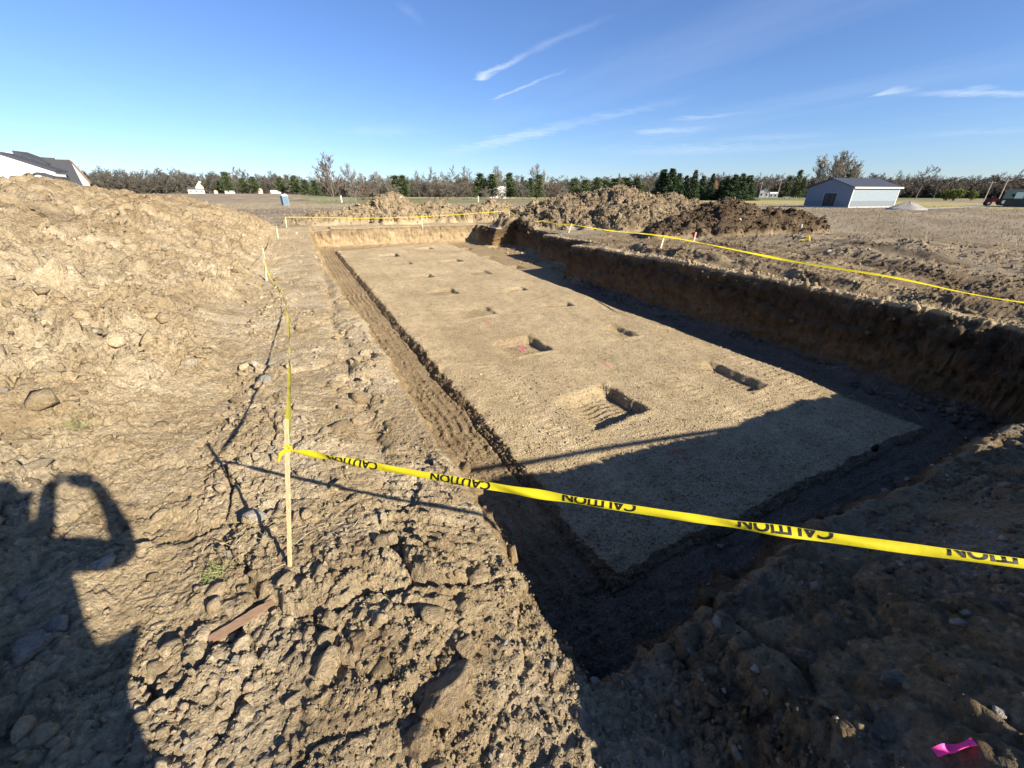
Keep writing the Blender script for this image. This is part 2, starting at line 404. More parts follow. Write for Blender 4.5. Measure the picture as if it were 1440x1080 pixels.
# walls: blocky, streaked faces
wl = wall
wq = np.clip(wl*1.6, 0, 1)
Wz = Z*2.2+3
def addw(lam, a, wgt, sd, crack=.2):      # wall faces: cells laid along the face and its height
    global disp
    m = wgt > .01; d = np.zeros_like(X); d[m] = clods((X+Y)[m]+0*Wz[m], Wz[m]*.9+.3*(X-Y)[m], lam, crack, sd); disp = disp+d*a*wgt
addw(.9, .11, wq, 11); addw(.4, .07, wq, 12); addw(.17, .035, wq, 13); add(.12, .02, wq, 16, .3)
# floor roughness and gravel grain
ip = (pitl > .95)
add(.075, .016, ip*pad, 14, .3)
add(.045, .010, ip*pad, 15, .35)
add(.16, .022, ip*(pad < .5)*(.3+.8*patchy2), 16)
add(.07, .012, ip*(pad < .5), 17)
edge = ((pad > .02) & (pad < .98))*1.
add(.12, .03, edge, 18)
fine = np.zeros_like(X)
for lam, a in ((.6, .02), (.3, .014), (.15, .012), (.07, .010), (.036, .007)):
    fine += lod(lam)*a*pn(X/lam+5, Y/lam-3)
isf = np.maximum(sst(30, 33, Y), sst(17, 24, X))*(1-np.clip(cloddy*2, 0, 1))
disp += fine*np.clip(.35+cloddy, 0, 1)*(1-.5*pad)*(1-.8*isf)
disp += .05*lod(.35)*np.abs(pn(X/.35, Y/.35))*sst(26, 34, DD)*0
# ragged cracks across the near bank
cr = np.abs(fbm(X*1.5+2.2, Y*1.2-7, 3)); cr2 = np.abs(fbm(X*2.1-8, Y*2.6+3, 3))
disp -= (bank*nearW*(1-track*.6))*(.025*sst(.035, .0, cr)*patchy2+.02*sst(.03, 0, cr2)*patchy)*lod(.12)
# caterpillar cleat marks on the near bank
tm = west*bell((X-.28-.12*(Y-1.7))/.28)*bell((Y-1.9)/.8)
tg = np.abs(((Y*.85+X*.5+.03*pn(X*3, Y*3))/.085) % 1-.5)*2
disp += tm*(tg-.5)*.05*lod(.085)
tm2 = west*bell((X+.1)/.3)*sst(2.5, 4, Y)*(1-sst(9, 12, Y))*sst(-.2, .3, pn(X*1.5, Y*1.1))
disp += tm2*(np.abs(((Y+.4*X)/.14) % 1-.5)*2-.5)*.022*lod(.14)
# normals
P3 = np.stack([X, Y, Z], -1)
du = np.gradient(P3, axis=1); dv = np.gradient(P3, axis=0)
N = np.cross(du, dv); N /= np.maximum(np.linalg.norm(N, axis=-1, keepdims=True), 1e-9)
P3 = P3+N*disp[..., None]
# ---- colours of the soils themselves
def lay(c, m, new): return c*(1-m[..., None])+np.array(new)*m[..., None]
C = np.zeros(X.shape+(3,)); C[:] = (.255, .205, .14)                # stubble field
nf = fbm(X*.35, Y*.35, 4); nb = fbm(X*.03+9, Y*.09, 3)
C = lay(C, sst(-.1, .4, nf)*.5, (.31, .26, .18))
nr_ = fbm((X*.9+Y*.43)*.05, (Y*.9-X*.43)*.35, 4)
C = lay(C, sst(-.05, .3, nr_)*.6, (.36, .31, .225))
C = lay(C, sst(.05, .35, -nr_)*.6, (.19, .155, .105))
C = lay(C, sst(.0, .5, nb)*.55*sst(30, 50, DD), (.22, .175, .13))
C = lay(C, sst(55, 60, Y+4*pn(X*.05, Y*.05))*(1-sst(76, 84, Y))*sst(15, 5, X)*.75, (.19, .155, .12))
C = lay(C, sst(84, 92, Y)*sst(40, 20, X)*(1-sst(150, 160, Y))*.8, (.33, .275, .18))
C = lay(C, sst(118, 122, Y+.06*X)*sst(-5, 8, X)*.8, (.17, .19, .075))      # lawn before the wood
gr = sst(105, 120, X+.15*Y)*(1-sst(170, 200, X))
C = lay(C, gr*.85, (.36, .32, .13))
tan = (.49, .388, .245)
soilm = np.clip(sst(-3, -1, -np.abs(X-6)+20)*(1-sst(31, 34, Y+pn(X*.5, Y*.5)))*(X < 11.5)+mW+mB, 0, 1)
C = lay(C, soilm, tan)
C = lay(C, mW*sst(-.2, .4, fbm(X*.4, Y*.7+3, 3))*.5, (.53, .445, .31))
C = lay(C, mW*sst(.05, .4, fbm(X*.55+60, Y*.5, 4))*.65, (.29, .22, .13))
C = lay(C, mW*sst(.9, 1.9, spoilW)*.35, (.33, .255, .155))
C = C*(1-.20*(mW*sst(7, 13, DD))[..., None]*np.array((.9, 1., 1.1)))
C = lay(C, bank*track*.6, (.45, .35, .215))
C = lay(C, bank*nearW*sst(-.15, .35, fbm(X*1.2+40, Y*1.2, 3))*.75, (.59, .49, .34))
C = lay(C, bank*nearW*sst(.1, .5, fbm(X*1.1-14, Y*1.4, 3))*.5, (.36, .275, .165))
C = lay(C, mB, (.30, .235, .15))
eb = ebank*(1-pit)
C = lay(C, eb, (.235, .18, .115))
C = lay(C, eb*sst(.0, .3, pn(X*.4, Y*.25))*.8, (.35, .275, .175))
C = lay(C, eb*sst(.05, .35, fbm(X*.9+30, Y*.35, 3))*.7, (.17, .125, .078))
C = lay(C, sst(.12, .3, hump)*.8, (.32, .265, .19))
tk2 = bell((X-16.4-.3*(Y-7))/.5)*sst(3, 5, Y)*(1-sst(9.5, 11, Y))*sst(-.25, .1, pn(X*.9+3, Y*.6))
dk = bell((X-(footR[:, None]+1.7))/.35)*sst(1, 2, Y)*(1-sst(13, 15, Y))*.8+tk2+bell((X-14.2-.12*(Y-6))/.55)*sst(2, 4, Y)*(1-sst(12, 14, Y))*sst(-.1, .3, pn(X*.8, Y*.5))+bell((X-22.3-.2*(Y-8))/1.6)*(Y < 16)  # ruts and dark soil; the first band paints shade into the trough
C = lay(C, np.clip(dk, 0, 1)*.8, (.12, .09, .06))
C = lay(C, mG, (.215, .168, .11))
C = lay(C, mG*sst(.1, .4, pn(X*.7, Y*.7))*.6, (.33, .26, .17))
C = lay(C, mD, (.105, .075, .048))
C = lay(C, mD*sst(.1, .4, pn(X*1.1, Y*1.1))*.5, (.17, .13, .08))
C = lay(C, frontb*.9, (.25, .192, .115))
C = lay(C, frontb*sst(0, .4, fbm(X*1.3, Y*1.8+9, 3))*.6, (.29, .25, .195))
# pit colours
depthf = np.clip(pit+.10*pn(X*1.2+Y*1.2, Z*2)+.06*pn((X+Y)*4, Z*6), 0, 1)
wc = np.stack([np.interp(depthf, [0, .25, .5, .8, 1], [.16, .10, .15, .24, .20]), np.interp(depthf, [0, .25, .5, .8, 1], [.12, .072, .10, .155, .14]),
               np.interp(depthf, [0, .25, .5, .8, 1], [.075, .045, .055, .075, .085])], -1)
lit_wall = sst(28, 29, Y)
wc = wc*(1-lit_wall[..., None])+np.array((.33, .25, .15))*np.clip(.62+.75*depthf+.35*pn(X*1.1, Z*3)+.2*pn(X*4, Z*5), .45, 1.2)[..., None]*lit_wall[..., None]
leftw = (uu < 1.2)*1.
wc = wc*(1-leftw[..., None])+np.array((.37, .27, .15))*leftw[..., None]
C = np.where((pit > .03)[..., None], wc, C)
flr = ip*1.
fc = np.zeros_like(C); fc[:] = (.34, .255, .15)
dark_strip = np.clip(sst(3.2, 1.6, Y+.4*pn(X, Y))*1.0*sst(.5, 1., X)+sst(8.4, 8.8, X)*(1-sst(13, 15, Y)), 0, 1)*(pad < .5)  # wet mud in front, and a darker strip along the east wall foot
fc = lay(fc, dark_strip*.8, (.15, .125, .10))
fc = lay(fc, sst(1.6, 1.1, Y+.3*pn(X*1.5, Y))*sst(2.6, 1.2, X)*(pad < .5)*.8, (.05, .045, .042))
pc = np.array((.51, .405, .25))*(1+.10*pn(X*2.2+.4*pn(X, Y), Y*.16)[..., None])*(1+.14*fbm(X*.8, Y*.8, 3)[..., None])
fc = fc*(1-pad[..., None])+pc*pad[..., None]
fc = lay(fc, pad*sst(.0, .45, fbm(X*.45+20, Y*.3, 3))*.5, (.42, .32, .19))
fc = lay(fc, footm*.55, (.31, .24, .145))
edge_m = edge*(pad < .9)
for mx_, my_, rx_, ry_ in ((4.19, 3.32, .16, .035), (4.30, 3.22, .05, .05), (4.03, 10.08, .06, .12), (5.2, 6.3, .03, .3)):
    fc = lay(fc, sst(1.2, .5, np.hypot((X-mx_)/rx_, (Y-my_)/ry_)+.5*pn(X*18, Y*18))*.75*pad, (.75, .20, .11))
fc = lay(fc, edge_m*.7, (.26, .20, .125))
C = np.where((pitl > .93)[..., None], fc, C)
A = np.clip(.25+.40*pad*ip+.6*ip*(pad < .5)*(Y < 2.2)+.35*sst(.12, .3, hump)+.2*nearW*(1-pit)+.4*sst(.04, .25, ridge), 0, 1)
A = A*(1-wall*.6)
rgba = np.concatenate([np.clip(C, .01, .9), A[..., None]], -1).reshape(-1, 4)
ii = np.arange(nU*nV).reshape(nV, nU)
F = np.stack([ii[:-1, :-1], ii[:-1, 1:], ii[1:, 1:], ii[1:, :-1]], -1).reshape(-1, 4)
me = np_mesh('ground', P3.reshape(-1, 3), F, smooth=True)
set_soil(me, rgba)
link('ground', me, SOIL)['kind'] = 'structure'
print('terrain', nU, nV, nU*nV)
PF = P3.reshape(-1, 3); NF = N.reshape(-1, 3); CF = rgba[:, :3]
AREA = np.abs(np.linalg.norm(np.cross(du, dv), axis=-1)).reshape(-1)
# height lookup (nearest point in a coarse grid of the vertices)
def zat(x, y, r=None):
    """surface height near (x, y)"""
    j = np.searchsorted(V, y); i = np.searchsorted(U, x)
    j0, j1 = max(j-60, 0), min(j+60, nV); i0, i1 = max(i-120, 0), min(i+120, nU)
    q = P3[j0:j1, i0:i1].reshape(-1, 3); d = np.hypot(q[:, 0]-x, q[:, 1]-y)
    k = int(d.argmin()); return float(q[k, 2])

# ================================================================== LOOSE SOIL AND STONES
def ico(sub):
    bm = bmesh.new(); bmesh.ops.create_icosphere(bm, subdivisions=sub, radius=1)
    v = np.array([q.co[:] for q in bm.verts]); f = np.array([[q.index for q in p.verts] for p in bm.faces]); bm.free(); return v, f
def lumps(sub, n, rough, sd):
    r = np.random.default_rng(sd); v0, f = ico(sub); out = []
    for k in range(n):
        v = v0.copy()
        for _ in range(9):      # chop flat facets
            d = r.normal(size=3); d /= np.linalg.norm(d); c = r.uniform(.35, .8)
            t = v@d; v -= np.outer(np.clip(t-c, 0, None), d)
        v *= 1+rough*r.normal(size=(len(v), 1))
        v *= r.uniform(.65, 1.25, size=3)*np.array((1, 1, .8))
        out.append(v)
    return out, f
def scatter(name, density, n, smin, smax, power, sub, mat, sink=.25, rough=.08, cvar=.2, sd=1, pale=0.1, tint=None, kind='stuff'):
    r = np.random.default_rng(sd)
    w = density.reshape(-1)*AREA; w = w/w.sum()
    idx = r.choice(len(w), n, p=w)
    s = smin*(1-r.random(n)*(1-(smin/smax)**power))**(-1/power)
    s = np.minimum(s, smax)
    base, f = lumps(sub, 14, rough, sd); nv = len(base[0])
    base = np.stack(base)
    pick = r.integers(0, 14, n)
    v = base[pick]                                     # n,nv,3
    a = r.uniform(0, 2*np.pi, n); ca, sa = np.cos(a), np.sin(a)
    tl = r.normal(0, .45, n); ct, stt = np.cos(tl), np.sin(tl)
    y2 = v[..., 1]*ct[:, None]-v[..., 2]*stt[:, None]; z2 = v[..., 1]*stt[:, None]+v[..., 2]*ct[:, None]
    x3 = v[..., 0]*ca[:, None]-y2*sa[:, None]; y3 = v[..., 0]*sa[:, None]+y2*ca[:, None]
    vv_ = np.stack([x3, y3, z2], -1)*s[:, None, None]
    jit = (r.random((n, 3))-.5)*np.array((1, 1, 0))*np.sqrt(AREA[idx])[:, None]
    ctr = PF[idx]+jit+NF[idx]*(s*(1-sink*2))[:, None]*.6
    vv_ += ctr[:, None, :]
    c = CF[idx]*(1+cvar*r.normal(size=(n, 1)))
    if tint is not None: c = c*.3+np.array(tint)*.7*(1+cvar*r.normal(size=(n, 1)))
    pl = r.random(n) < pale
    c[pl] = np.array((.46, .42, .35))*(r.uniform(.7, 1.2, (pl.sum(), 1)))
    c = np.repeat(np.clip(c, .02, .8), nv, 0)
    ff = (f[None]+(np.arange(n)*nv)[:, None, None]).reshape(-1, 3)
    me = np_mesh(name, vv_.reshape(-1, 3), ff, smooth=False)
    set_soil(me, np.concatenate([c, np.full((len(c), 1), .15)], 1))
    o = link(name, me, mat); o['kind'] = kind
    return o
near = np.exp(-DD/4.0)
okz = (1-pit)*(Y > -.8)
d1 = okz*(X < 1.0)*np.clip(amp*(1-heapy), 0, 1)*near*(X > -12)*(.15+patchy2)
tag(scatter('soil_clods', d1, 5000, .012, .09, 1.9, 2, SOIL, .36, .035, .15, 11, .05), 'loose tan soil clods strewn over the near bank', 'soil clods')
d0 = okz*(X < .7)*(X > -6)*(Y < 9)*np.exp(-DD/3.5)*sst(.2, .8, patchy)*(1-.7*track)
tag(scatter('broken_lumps', d0, 1500, .018, .065, 1.7, 2, SOIL, .4, .05, .12, 41, .03), 'angular broken lumps half buried in the near bank', 'soil clods')
d2 = okz*(1-frontb)*np.clip(amp, 0, 1)*np.exp(-DD/16.)*(X > -12)*(X < 30)*(Y < 40)*(1-heapy)
tag(scatter('soil_crumbs', d2, 26000, .012, .13, 1.9, 1, SOIL, .32, .03, .22, 12, .03), 'scattered tan soil crumbs on the long spoil heap', 'soil crumbs')
d3 = heapy*(1-pit)*(DD < 45)
tag(scatter('heap_clods', d3, 18000, .03, .16, 1.8, 1, SOIL, .22, .03, .25, 13, .02), 'rough clods covering the heaps behind the pit', 'soil clods')
d4 = pad*ip*np.exp(-DD/6.)*(.5+patchy2)
tag(scatter('gravel', d4, 30000, .006, .028, 2.4, 1, SOIL, .25, .04, .16, 14, .07), 'pale crushed stone spread over the building pad', 'gravel')
d5 = frontb*okz*(DD < 8)*(.2+patchy2)
tag(scatter('ridge_stones', d5, 4200, .006, .05, 1.8, 1, SOIL, .25, .06, .22, 15, .12), 'small stones lying in the shaded front bank', 'stones')
d6 = (ebank+bell((X-footR[:, None]-.3)/.25)*sst(1, 2, Y)*(1-sst(14, 15, Y)))*(1-pit)*(X < 24)*(Y > 0)*(.1+patchy)*np.exp(-DD/14.)
tag(scatter('bank_crumbs', d6, 13000, .012, .08, 2.0, 1, SOIL, .3, .04, .22, 16, .02), 'dark soil crumbs along the far bank edge', 'soil crumbs')
d9 = (ip*sst(8.9, 9.65, UU)*sst(.1, .5, pn(X*.8, Y*.8)+.3)+bell((UU-10.05)/.12)*(1-pit)*.35)*(Y > 1.2)*(Y < 28)*np.exp(-DD/14.)
tag(scatter('fallen_clods', d9, 2600, .02, .13, 1.9, 1, SOIL, .3, .03, .2, 31, .01), 'fallen clods along the rim and foot of the east pit wall', 'soil clods')
d7 = (edge*(pad < .95)+.25*ip*(pad < .5)*sst(1.5, 1.2, np.abs(UU-1.2)))*np.exp(-DD/9.)
d8 = okz*np.exp(-DD/1.7)*(X < 1.3)*(X > -4)*(.3+patchy2)
tag(scatter('fine_crumbs', d8, 48000, .004, .026, 2.3, 1, SOIL, .3, .05, .2, 21, .06), 'fine crumbs of dry soil on the near bank', 'soil crumbs')
tag(scatter('trench_crumbs', d7, 6000, .008, .035, 2.2, 1, SOIL, .3, .05, .2, 17, .1), 'crumbs fallen along the edge of the raised pad', 'soil crumbs')

# ================================================================== THINGS
WOOD = simple('lath_wood', (.50, .38, .21), .85, .35, 30, .25, stretch=(6, 6, .6))
WOODP = simple('pale_lath', (.70, .60, .42), .8, .15, 30, .2)
BOARD = simple('brown_board', (.21, .135, .088), .75, .3, 25, .4, stretch=(1, 8, 8))
YEL = simple('yellow_film', (.86, .74, .03), .42, .10, 9, .35)
YELD = simple('dusty_yellow_film', (.74, .65, .07), .5, .12, 9, .1)
for _m in (YEL, YELD):
    _t = _m.node_tree; _o = _t.nodes['Material Output']; _b = _t.nodes['Principled BSDF']
    _tr = _t.nodes.new('ShaderNodeBsdfTranslucent'); _mx = _t.nodes.new('ShaderNodeMixShader'); _mx.inputs[0].default_value = .45
    _t.links.new(_b.inputs['Base Color'].links[0].from_socket, _tr.inputs[0]); _t.links.new(_b.outputs[0], _mx.inputs[1]); _t.links.new(_tr.outputs[0], _mx.inputs[2]); _t.links.new(_mx.outputs[0], _o.inputs[0])
BLK = simple('black_print', (.012, .012, .010), .45, .1)
PINK = simple('pink_ribbon', (.85, .07, .32), .55, .1)
PINKR = simple('faded_pink_paint', (.8, .2, .2), .7, .2)
Z0 = {}
def stake(base, top, w=.038, t=.014, mat=None, label='', group='wooden laths holding the tape', name='wooden_stake', bury=.12, face=None):
    base = Vector(base); top = Vector(top); d = top-base; L = d.length
    o = empty(name, base, 0, label, 'stake', group)
    f = face if face is not None else YAW
    r = Vector((math.cos(f), -math.sin(f), 0)); n = Vector((math.sin(f), math.cos(f), 0))
    bm = bmesh.new(); k = 7; rings = []
    for i in range(k+1):
        q = -bury+(L+bury)*i/k; c = d.normalized()*q
        c = c+r*random.uniform(-.0015, .0015); ww = w*random.uniform(.95, 1.03); tt = t*random.uniform(.93, 1.05)
        rings.append([bm.verts.new(c+r*sx_*ww/2+n*sy_*tt/2+d.normalized()*(random.uniform(-.004, .004) if i == k else 0)) for sx_, sy_ in ((-1, -1), (1, -1), (1, 1), (-1, 1))])
    for a, b in zip(rings, rings[1:]):
        for j in range(4): bm.faces.new([a[j], a[(j+1) % 4], b[(j+1) % 4], b[j]])
    bm.faces.new(rings[-1]); bm.faces.new(rings[0][::-1]); bmesh.ops.recalc_face_normals(bm, faces=bm.faces)
    me = bpy.data.meshes.new('lath'); bm.to_mesh(me); bm.free()
    link('lath', me, mat or WOOD, o)
    return o, base+d
def spx(bpx, tpx, z=0., dz=0.):
    """base and top of something upright seen at two image points, z from the ground it stands on"""
    b = at(*bpx, z)
    for _ in range(3): z = zat(b.x, b.y)+dz; b = at(*bpx, z)
    return b, pd(*tpx, math.hypot(b.x, b.y))
def catmull(P, n):
    P = [Vector(p) for p in P]; out = []
    Q = [P[0]*2-P[1]]+P+[P[-1]*2-P[-2]]
    for i in range(1, len(Q)-2):
        for k in range(n):
            t = k/n; a, b, c, d = Q[i-1], Q[i], Q[i+1], Q[i+2]
            out.append(.5*((2*b)+(c-a)*t+(2*a-5*b+4*c-d)*t*t+(3*b-a-3*c+d)*t**3))
    out.append(P[-1]); return out
class Ribbon:
    """a strip of film that follows a curve: s along it, v across it (-.5 .. .5)"""
    def __init__(s, pts, width, tilt, fold=0.0, n=14, knot=.012, ripple=.003):
        s.p = catmull(pts, n); s.w = width; s.tilt = tilt; s.fold = fold; s.knot = knot; s.rp = ripple
        s.s = [0]
        for a, b in zip(s.p, s.p[1:]): s.s.append(s.s[-1]+(b-a).length)
        s.L = s.s[-1]
    def frame(s, q):
        q = min(max(q, 0), s.L); i = min(max(int(np.searchsorted(s.s, q))-1, 0), len(s.p)-2)
        f = (q-s.s[i])/max(s.s[i+1]-s.s[i], 1e-6); c = s.p[i].lerp(s.p[i+1], f)
        t0 = (s.p[min(i+1, len(s.p)-1)]-s.p[max(i-1, 0)]).normalized(); t1 = (s.p[min(i+2, len(s.p)-1)]-s.p[i]).normalized()
        t = t0.lerp(t1, f).normalized()
        side = t.cross(Vector((0, 0, 1))).normalized(); up = side.cross(t)
        a = s.tilt(q/s.L) if callable(s.tilt) else s.tilt
        return c, t, math.cos(a)*up+math.sin(a)*side, math.cos(a)*side-math.sin(a)*up
    def at(s, q, v, off=0):
        c, t, u, n = s.frame(q)
        w = s.w(q/s.L) if callable(s.w) else s.w
        e = min(q, s.L-q); w = w*(s.knot/s.w0+(1-s.knot/s.w0)*sstf(0, .28*s.w0/.05, e))
        bow = s.fold*w*(.25-v*v)*2.2
        return c+u*(v*w)+n*(bow+s.rp*math.sin(q*23+v*3)*(.6+.4*math.sin(q*7))+off)
    @property
    def w0(s): return s.w(.5) if callable(s.w) else s.w
    def mesh(s, step=.02, nv=6):
        bm = bmesh.new(); rows = []; k = max(int(s.L/step), 2)
        for i in range(k+1):
            rows.append([bm.verts.new(s.at(s.L*i/k, j/nv-.5)) for j in range(nv+1)])
        for a, b in zip(rows, rows[1:]):
            for j in range(nv): bm.faces.new([a[j], a[j+1], b[j+1], b[j]]).smooth = True
        me = bpy.data.meshes.new('film'); bm.to_mesh(me); bm.free(); return me
def sstf(a, b, x):
    t = min(max((x-a)/(b-a), 0), 1); return t*t*(3-2*t)
def text_mesh(word, height, length, bold=.03):
    cu = bpy.data.curves.new('t', 'FONT'); cu.body = word; cu.size = 1; cu.offset = bold; cu.fill_mode = 'FRONT'; cu.resolution_u = 4
    to = bpy.data.objects.new('t', cu); col.objects.link(to)
    dg = bpy.context.evaluated_depsgraph_get(); m = bpy.data.meshes.new_from_object(to.evaluated_get(dg))
    bpy.data.objects.remove(to); bpy.data.curves.remove(cu)
    bm = bmesh.new(); bm.from_mesh(m); bpy.data.meshes.remove(m)
    xs = [v.co.x for v in bm.verts]; ys = [v.co.y for v in bm.verts]
    x0, x1, y0, y1 = min(xs), max(xs), min(ys), max(ys)
    for v in bm.verts: v.co = ((v.co.x-x0)/(x1-x0)*length, (v.co.y-y0)/(y1-y0)*height, 0)
    return bm
def print_on(rib, words, parent, height, length, clip=None, flip=True):
    """black lettering laid on the film, the words upside down as the tape is turned over"""
    for q0, cut in words:
        bm = text_mesh('CAUTION', height, length)
        for k in range(1, 16):
            bmesh.ops.bisect_plane(bm, geom=bm.verts[:]+bm.edges[:]+bm.faces[:], plane_co=(length*k/16, 0, 0), plane_no=(1, 0, 0))
        for k in range(1, 4):
            bmesh.ops.bisect_plane(bm, geom=bm.verts[:]+bm.edges[:]+bm.faces[:], plane_co=(0, height*k/4, 0), plane_no=(0, 1, 0))
        lo, hi = cut
        bmesh.ops.bisect_plane(bm, geom=bm.verts[:]+bm.edges[:]+bm.faces[:], plane_co=(0, height*lo, 0), plane_no=(0, -1, 0), clear_outer=True)
        bmesh.ops.bisect_plane(bm, geom=bm.verts[:]+bm.edges[:]+bm.faces[:], plane_co=(0, height*hi, 0), plane_no=(0, 1, 0), clear_outer=True)
        w = rib.w0*1.04
        for v in bm.verts:
            xx = q0+length-v.co.x; vy = (-(v.co.y-height*(lo+hi)/2))/w+(.5-(hi-lo)*height/w/2-.02 if True else 0)
            v.co = rib.at(xx, min(max(vy, -.5), .5), rib_off)
        bmesh.ops.recalc_face_normals(bm, faces=bm.faces)
        me = bpy.data.meshes.new('lettering'); bm.to_mesh(me); bm.free()
        link('lettering', me, BLK, parent)
rib_off = .0012

# --- stakes and tapes
def cam3(px, py, zc):
    x, y = (px-720)/FPX, -(py-540)/FPX
    rr = x*zc; ff = (math.cos(PITCH)+math.sin(PITCH)*y)*zc; up = (-math.sin(PITCH)+math.cos(PITCH)*y)*zc
    return Vector((rr*math.cos(YAW)+ff*math.sin(YAW), ff*math.cos(YAW)-rr*math.sin(YAW), HC+up))
b1, t1 = spx((408, 795), (402.5, 590))
stake(b1, t1, .019, .010, WOOD, 'nearest pale wooden lath, standing in the clods where two yellow tapes meet')
A1 = pd(405, 632, math.hypot(b1.x, b1.y)*.99)
zA = 1.86*A1.length/A1.length
B1 = cam3(1440, 788, 1.116)
E1 = A1+(B1-A1)*1.105
zc1 = zat(E1.x, E1.y)
bc = Vector((E1.x+.015, E1.y+.02, zc1))
stake(bc, Vector((bc.x+.01, bc.y, E1.z+.06)), .05, .018, WOODP, 'close wooden lath at the lower right corner, on the shaded front bank')
pts = [A1+(E1-A1)*k/8+Vector((0, 0, -.035*4*(k/8)*(1-k/8))) for k in range(9)]
tA = Ribbon(pts, lambda q: .031+.0025*math.sin(q*19)+.0015*math.sin(q*47), lambda q: -.42+.5*(1-q)**7+.14*math.sin(q*13+1)+.08*math.sin(q*31), fold=.34, ripple=.0065)
film = tA.mesh(.012, 8)
tape = link('caution_tape', film, YEL); tag(tape, 'wide yellow caution tape with black lettering, crossing the near corner of the pit', 'caution tape', 'yellow caution tapes')
kn = MB(); th_ = Vector((t1-b1)).normalized()
for k in range(3):
    c_ = A1+Vector((0, 0, -.010+.010*k)); u_ = Rv0 = Vector((math.cos(YAW), -math.sin(YAW), 0)); v_ = Vector((math.sin(YAW), math.cos(YAW), 0))
    ring = [c_+u_*(.0125*sx_)+v_*(.008*sy_)+Vector((0, 0, .006*math.sin(k*2+i))) for i, (sx_, sy_) in enumerate(((-1, -1), (1, -1), (1.1, 1), (-1, 1.1), (-1, -1)))]
    kn.tube(ring, .0042, 6)
kn.tube([A1+Vector((-.01, 0, 0)), A1+Vector((-.035, -.01, -.012)), A1+Vector((-.05, -.01, -.045))], [.006, .009, .004], 5)
kn.build('knot', YEL, tape)
rep = .213*(B1-A1).length
qs = [(90/(90+.6*945)), (243/(243+.6*792)), (440/(440+.6*595)), (702/(702+.6*333)), (1025/(1025+.6*10))]
print_on(tA, [(q*(B1-A1).length-.13, c) for q, c in zip(qs[:4], [(.12, 1), (.1, .98), (.3, 1), (.38, 1)])]+[(qs[4]*(B1-A1).length-.15, (.5, 1))], tape, .036, .268)
# westward tape, slack to the ground and up to the second lath
b2, t2 = spx((375, 394), (369.5, 349))
stake(b2, t2, .035, .014, WOODP, 'leaning pale lath beside the long spoil heap, slack yellow tape tied to its top')
b3, t3 = spx((391.5, 335), (388.5, 318))
stake(b3, t3, .045, .016, WOODP, 'short pale lath at the far foot of the long spoil heap')
pw = [A1+Vector((0, 0, .02))]
for px, py, h in ((405.5, 585, .66), (407, 530, .50), (407, 480, .34), (404.5, 446, .20), (400, 424, .10), (393, 407, .05), (384, 394, .07), (376, 380, .22)):
    g = at(px, py, h)
    pw.append(g)
pw[6].z = zat(pw[6].x, pw[6].y)+.03; pw[7].z = zat(pw[7].x, pw[7].y)+.035
pw.append(t2+Vector((0, -.02, -.03)))
tB = Ribbon(pw, lambda q: .022+.009*math.sin(q*31)**2, lambda q: 1.0+.9*math.sin(q*17)+.4*math.sin(q*41), fold=.3)
ob = link('caution_tape', tB.mesh(.03, 5), YELD); tag(ob, 'slack twisted yellow tape trailing along the ground beside the west spoil heap', 'caution tape', 'yellow caution tapes')
print_on(tB, [(tB.L*f_, (0, 1)) for f_ in (.045, .11, .19, .28)], ob, .018, .2)
tb2 = Ribbon([t2+Vector((0, .02, -.03)), t2.lerp(t3, .5)+Vector((0, 0, -.18)), t3+Vector((0, 0, -.02))], .06, lambda q: .6+.5*math.sin(q*9), fold=.2)
ob = link('caution_tape', tb2.mesh(.08, 3), YELD); tag(ob, 'short dull yellow tape between the two laths at the far foot of the west heap', 'caution tape', 'yellow caution tapes')
# far end of the pit
b4, t4 = spx((403, 318), (401.5, 305)); b5, t5 = spx((594, 318), (593, 303.5))
stake(b4, t4, .05, .02, WOODP, 'pale lath at the far west corner of the pit, behind the heap foot')
stake(b5, t5, .045, .02, WOODP, 'thin lath midway along the far edge of the pit, before the tan heaps')
p6 = pd(716, 296.5, 31.5); p7 = pd(765, 309.5, 26)
b8, t8 = spx((800, 327), (804, 314.5))
stake(b8, t8, .05, .02, WOODP, 'leaning lath in front of the shaded foot of the big clod heap')
b9, t9 = spx((927, 357), (934.5, 331))
stake(b9, t9, .05, .018, WOODP, 'white leaning lath on the east rim, yellow tape tied at its top')
tf = Ribbon([t4+Vector((0, 0, -.02)), t4.lerp(t5, .25)+Vector((0, 0, -.05)), t4.lerp(t5, .6)+Vector((0, 0, -.12)), t5+Vector((0, -.03, -.05)), t5.lerp(p6, .5)+Vector((0, 0, -.04)), p6], .042, .25, fold=.1)
ob = link('caution_tape', tf.mesh(.15, 3), YEL); tag(ob, 'distant yellow tape along the far edge of the pit, in front of tan heaps', 'caution tape', 'yellow caution tapes')
stake(p6-Vector((0, 0, p6.z-zat(p6.x, p6.y))), p6+Vector((0, 0, .03)), .045, .02, WOODP, 'lath among tan clods at the right end of the far tape')
tg_ = Ribbon([p6, p6.lerp(p7, .55)+Vector((0, 0, -.35)), p7+Vector((0, 0, -.05)), p7.lerp(t8, .5)+Vector((0, 0, -.12)), t8+Vector((0, 0, -.04))], .05, .3, fold=.1)
ob = link('caution_tape', tg_.mesh(.15, 3), YELD); tag(ob, 'sagging yellow tape round the far east corner, under the big clod heap', 'caution tape', 'yellow caution tapes')
e2 = Vector((10.38, -.9, .42))
tc_ = Ribbon([t8+Vector((0, 0, -.04)), t8.lerp(t9, .5)+Vector((0, 0, -.09)), t9+Vector((0, 0, -.03)), at(1100, 364.5, .46), at(1250, 389, .36), at(1440, 425.5, .27), e2], lambda q: .046+.012*math.sin(q*60), lambda q: .5+.5*math.sin(q*25)+.3*math.sin(q*61), fold=.2)
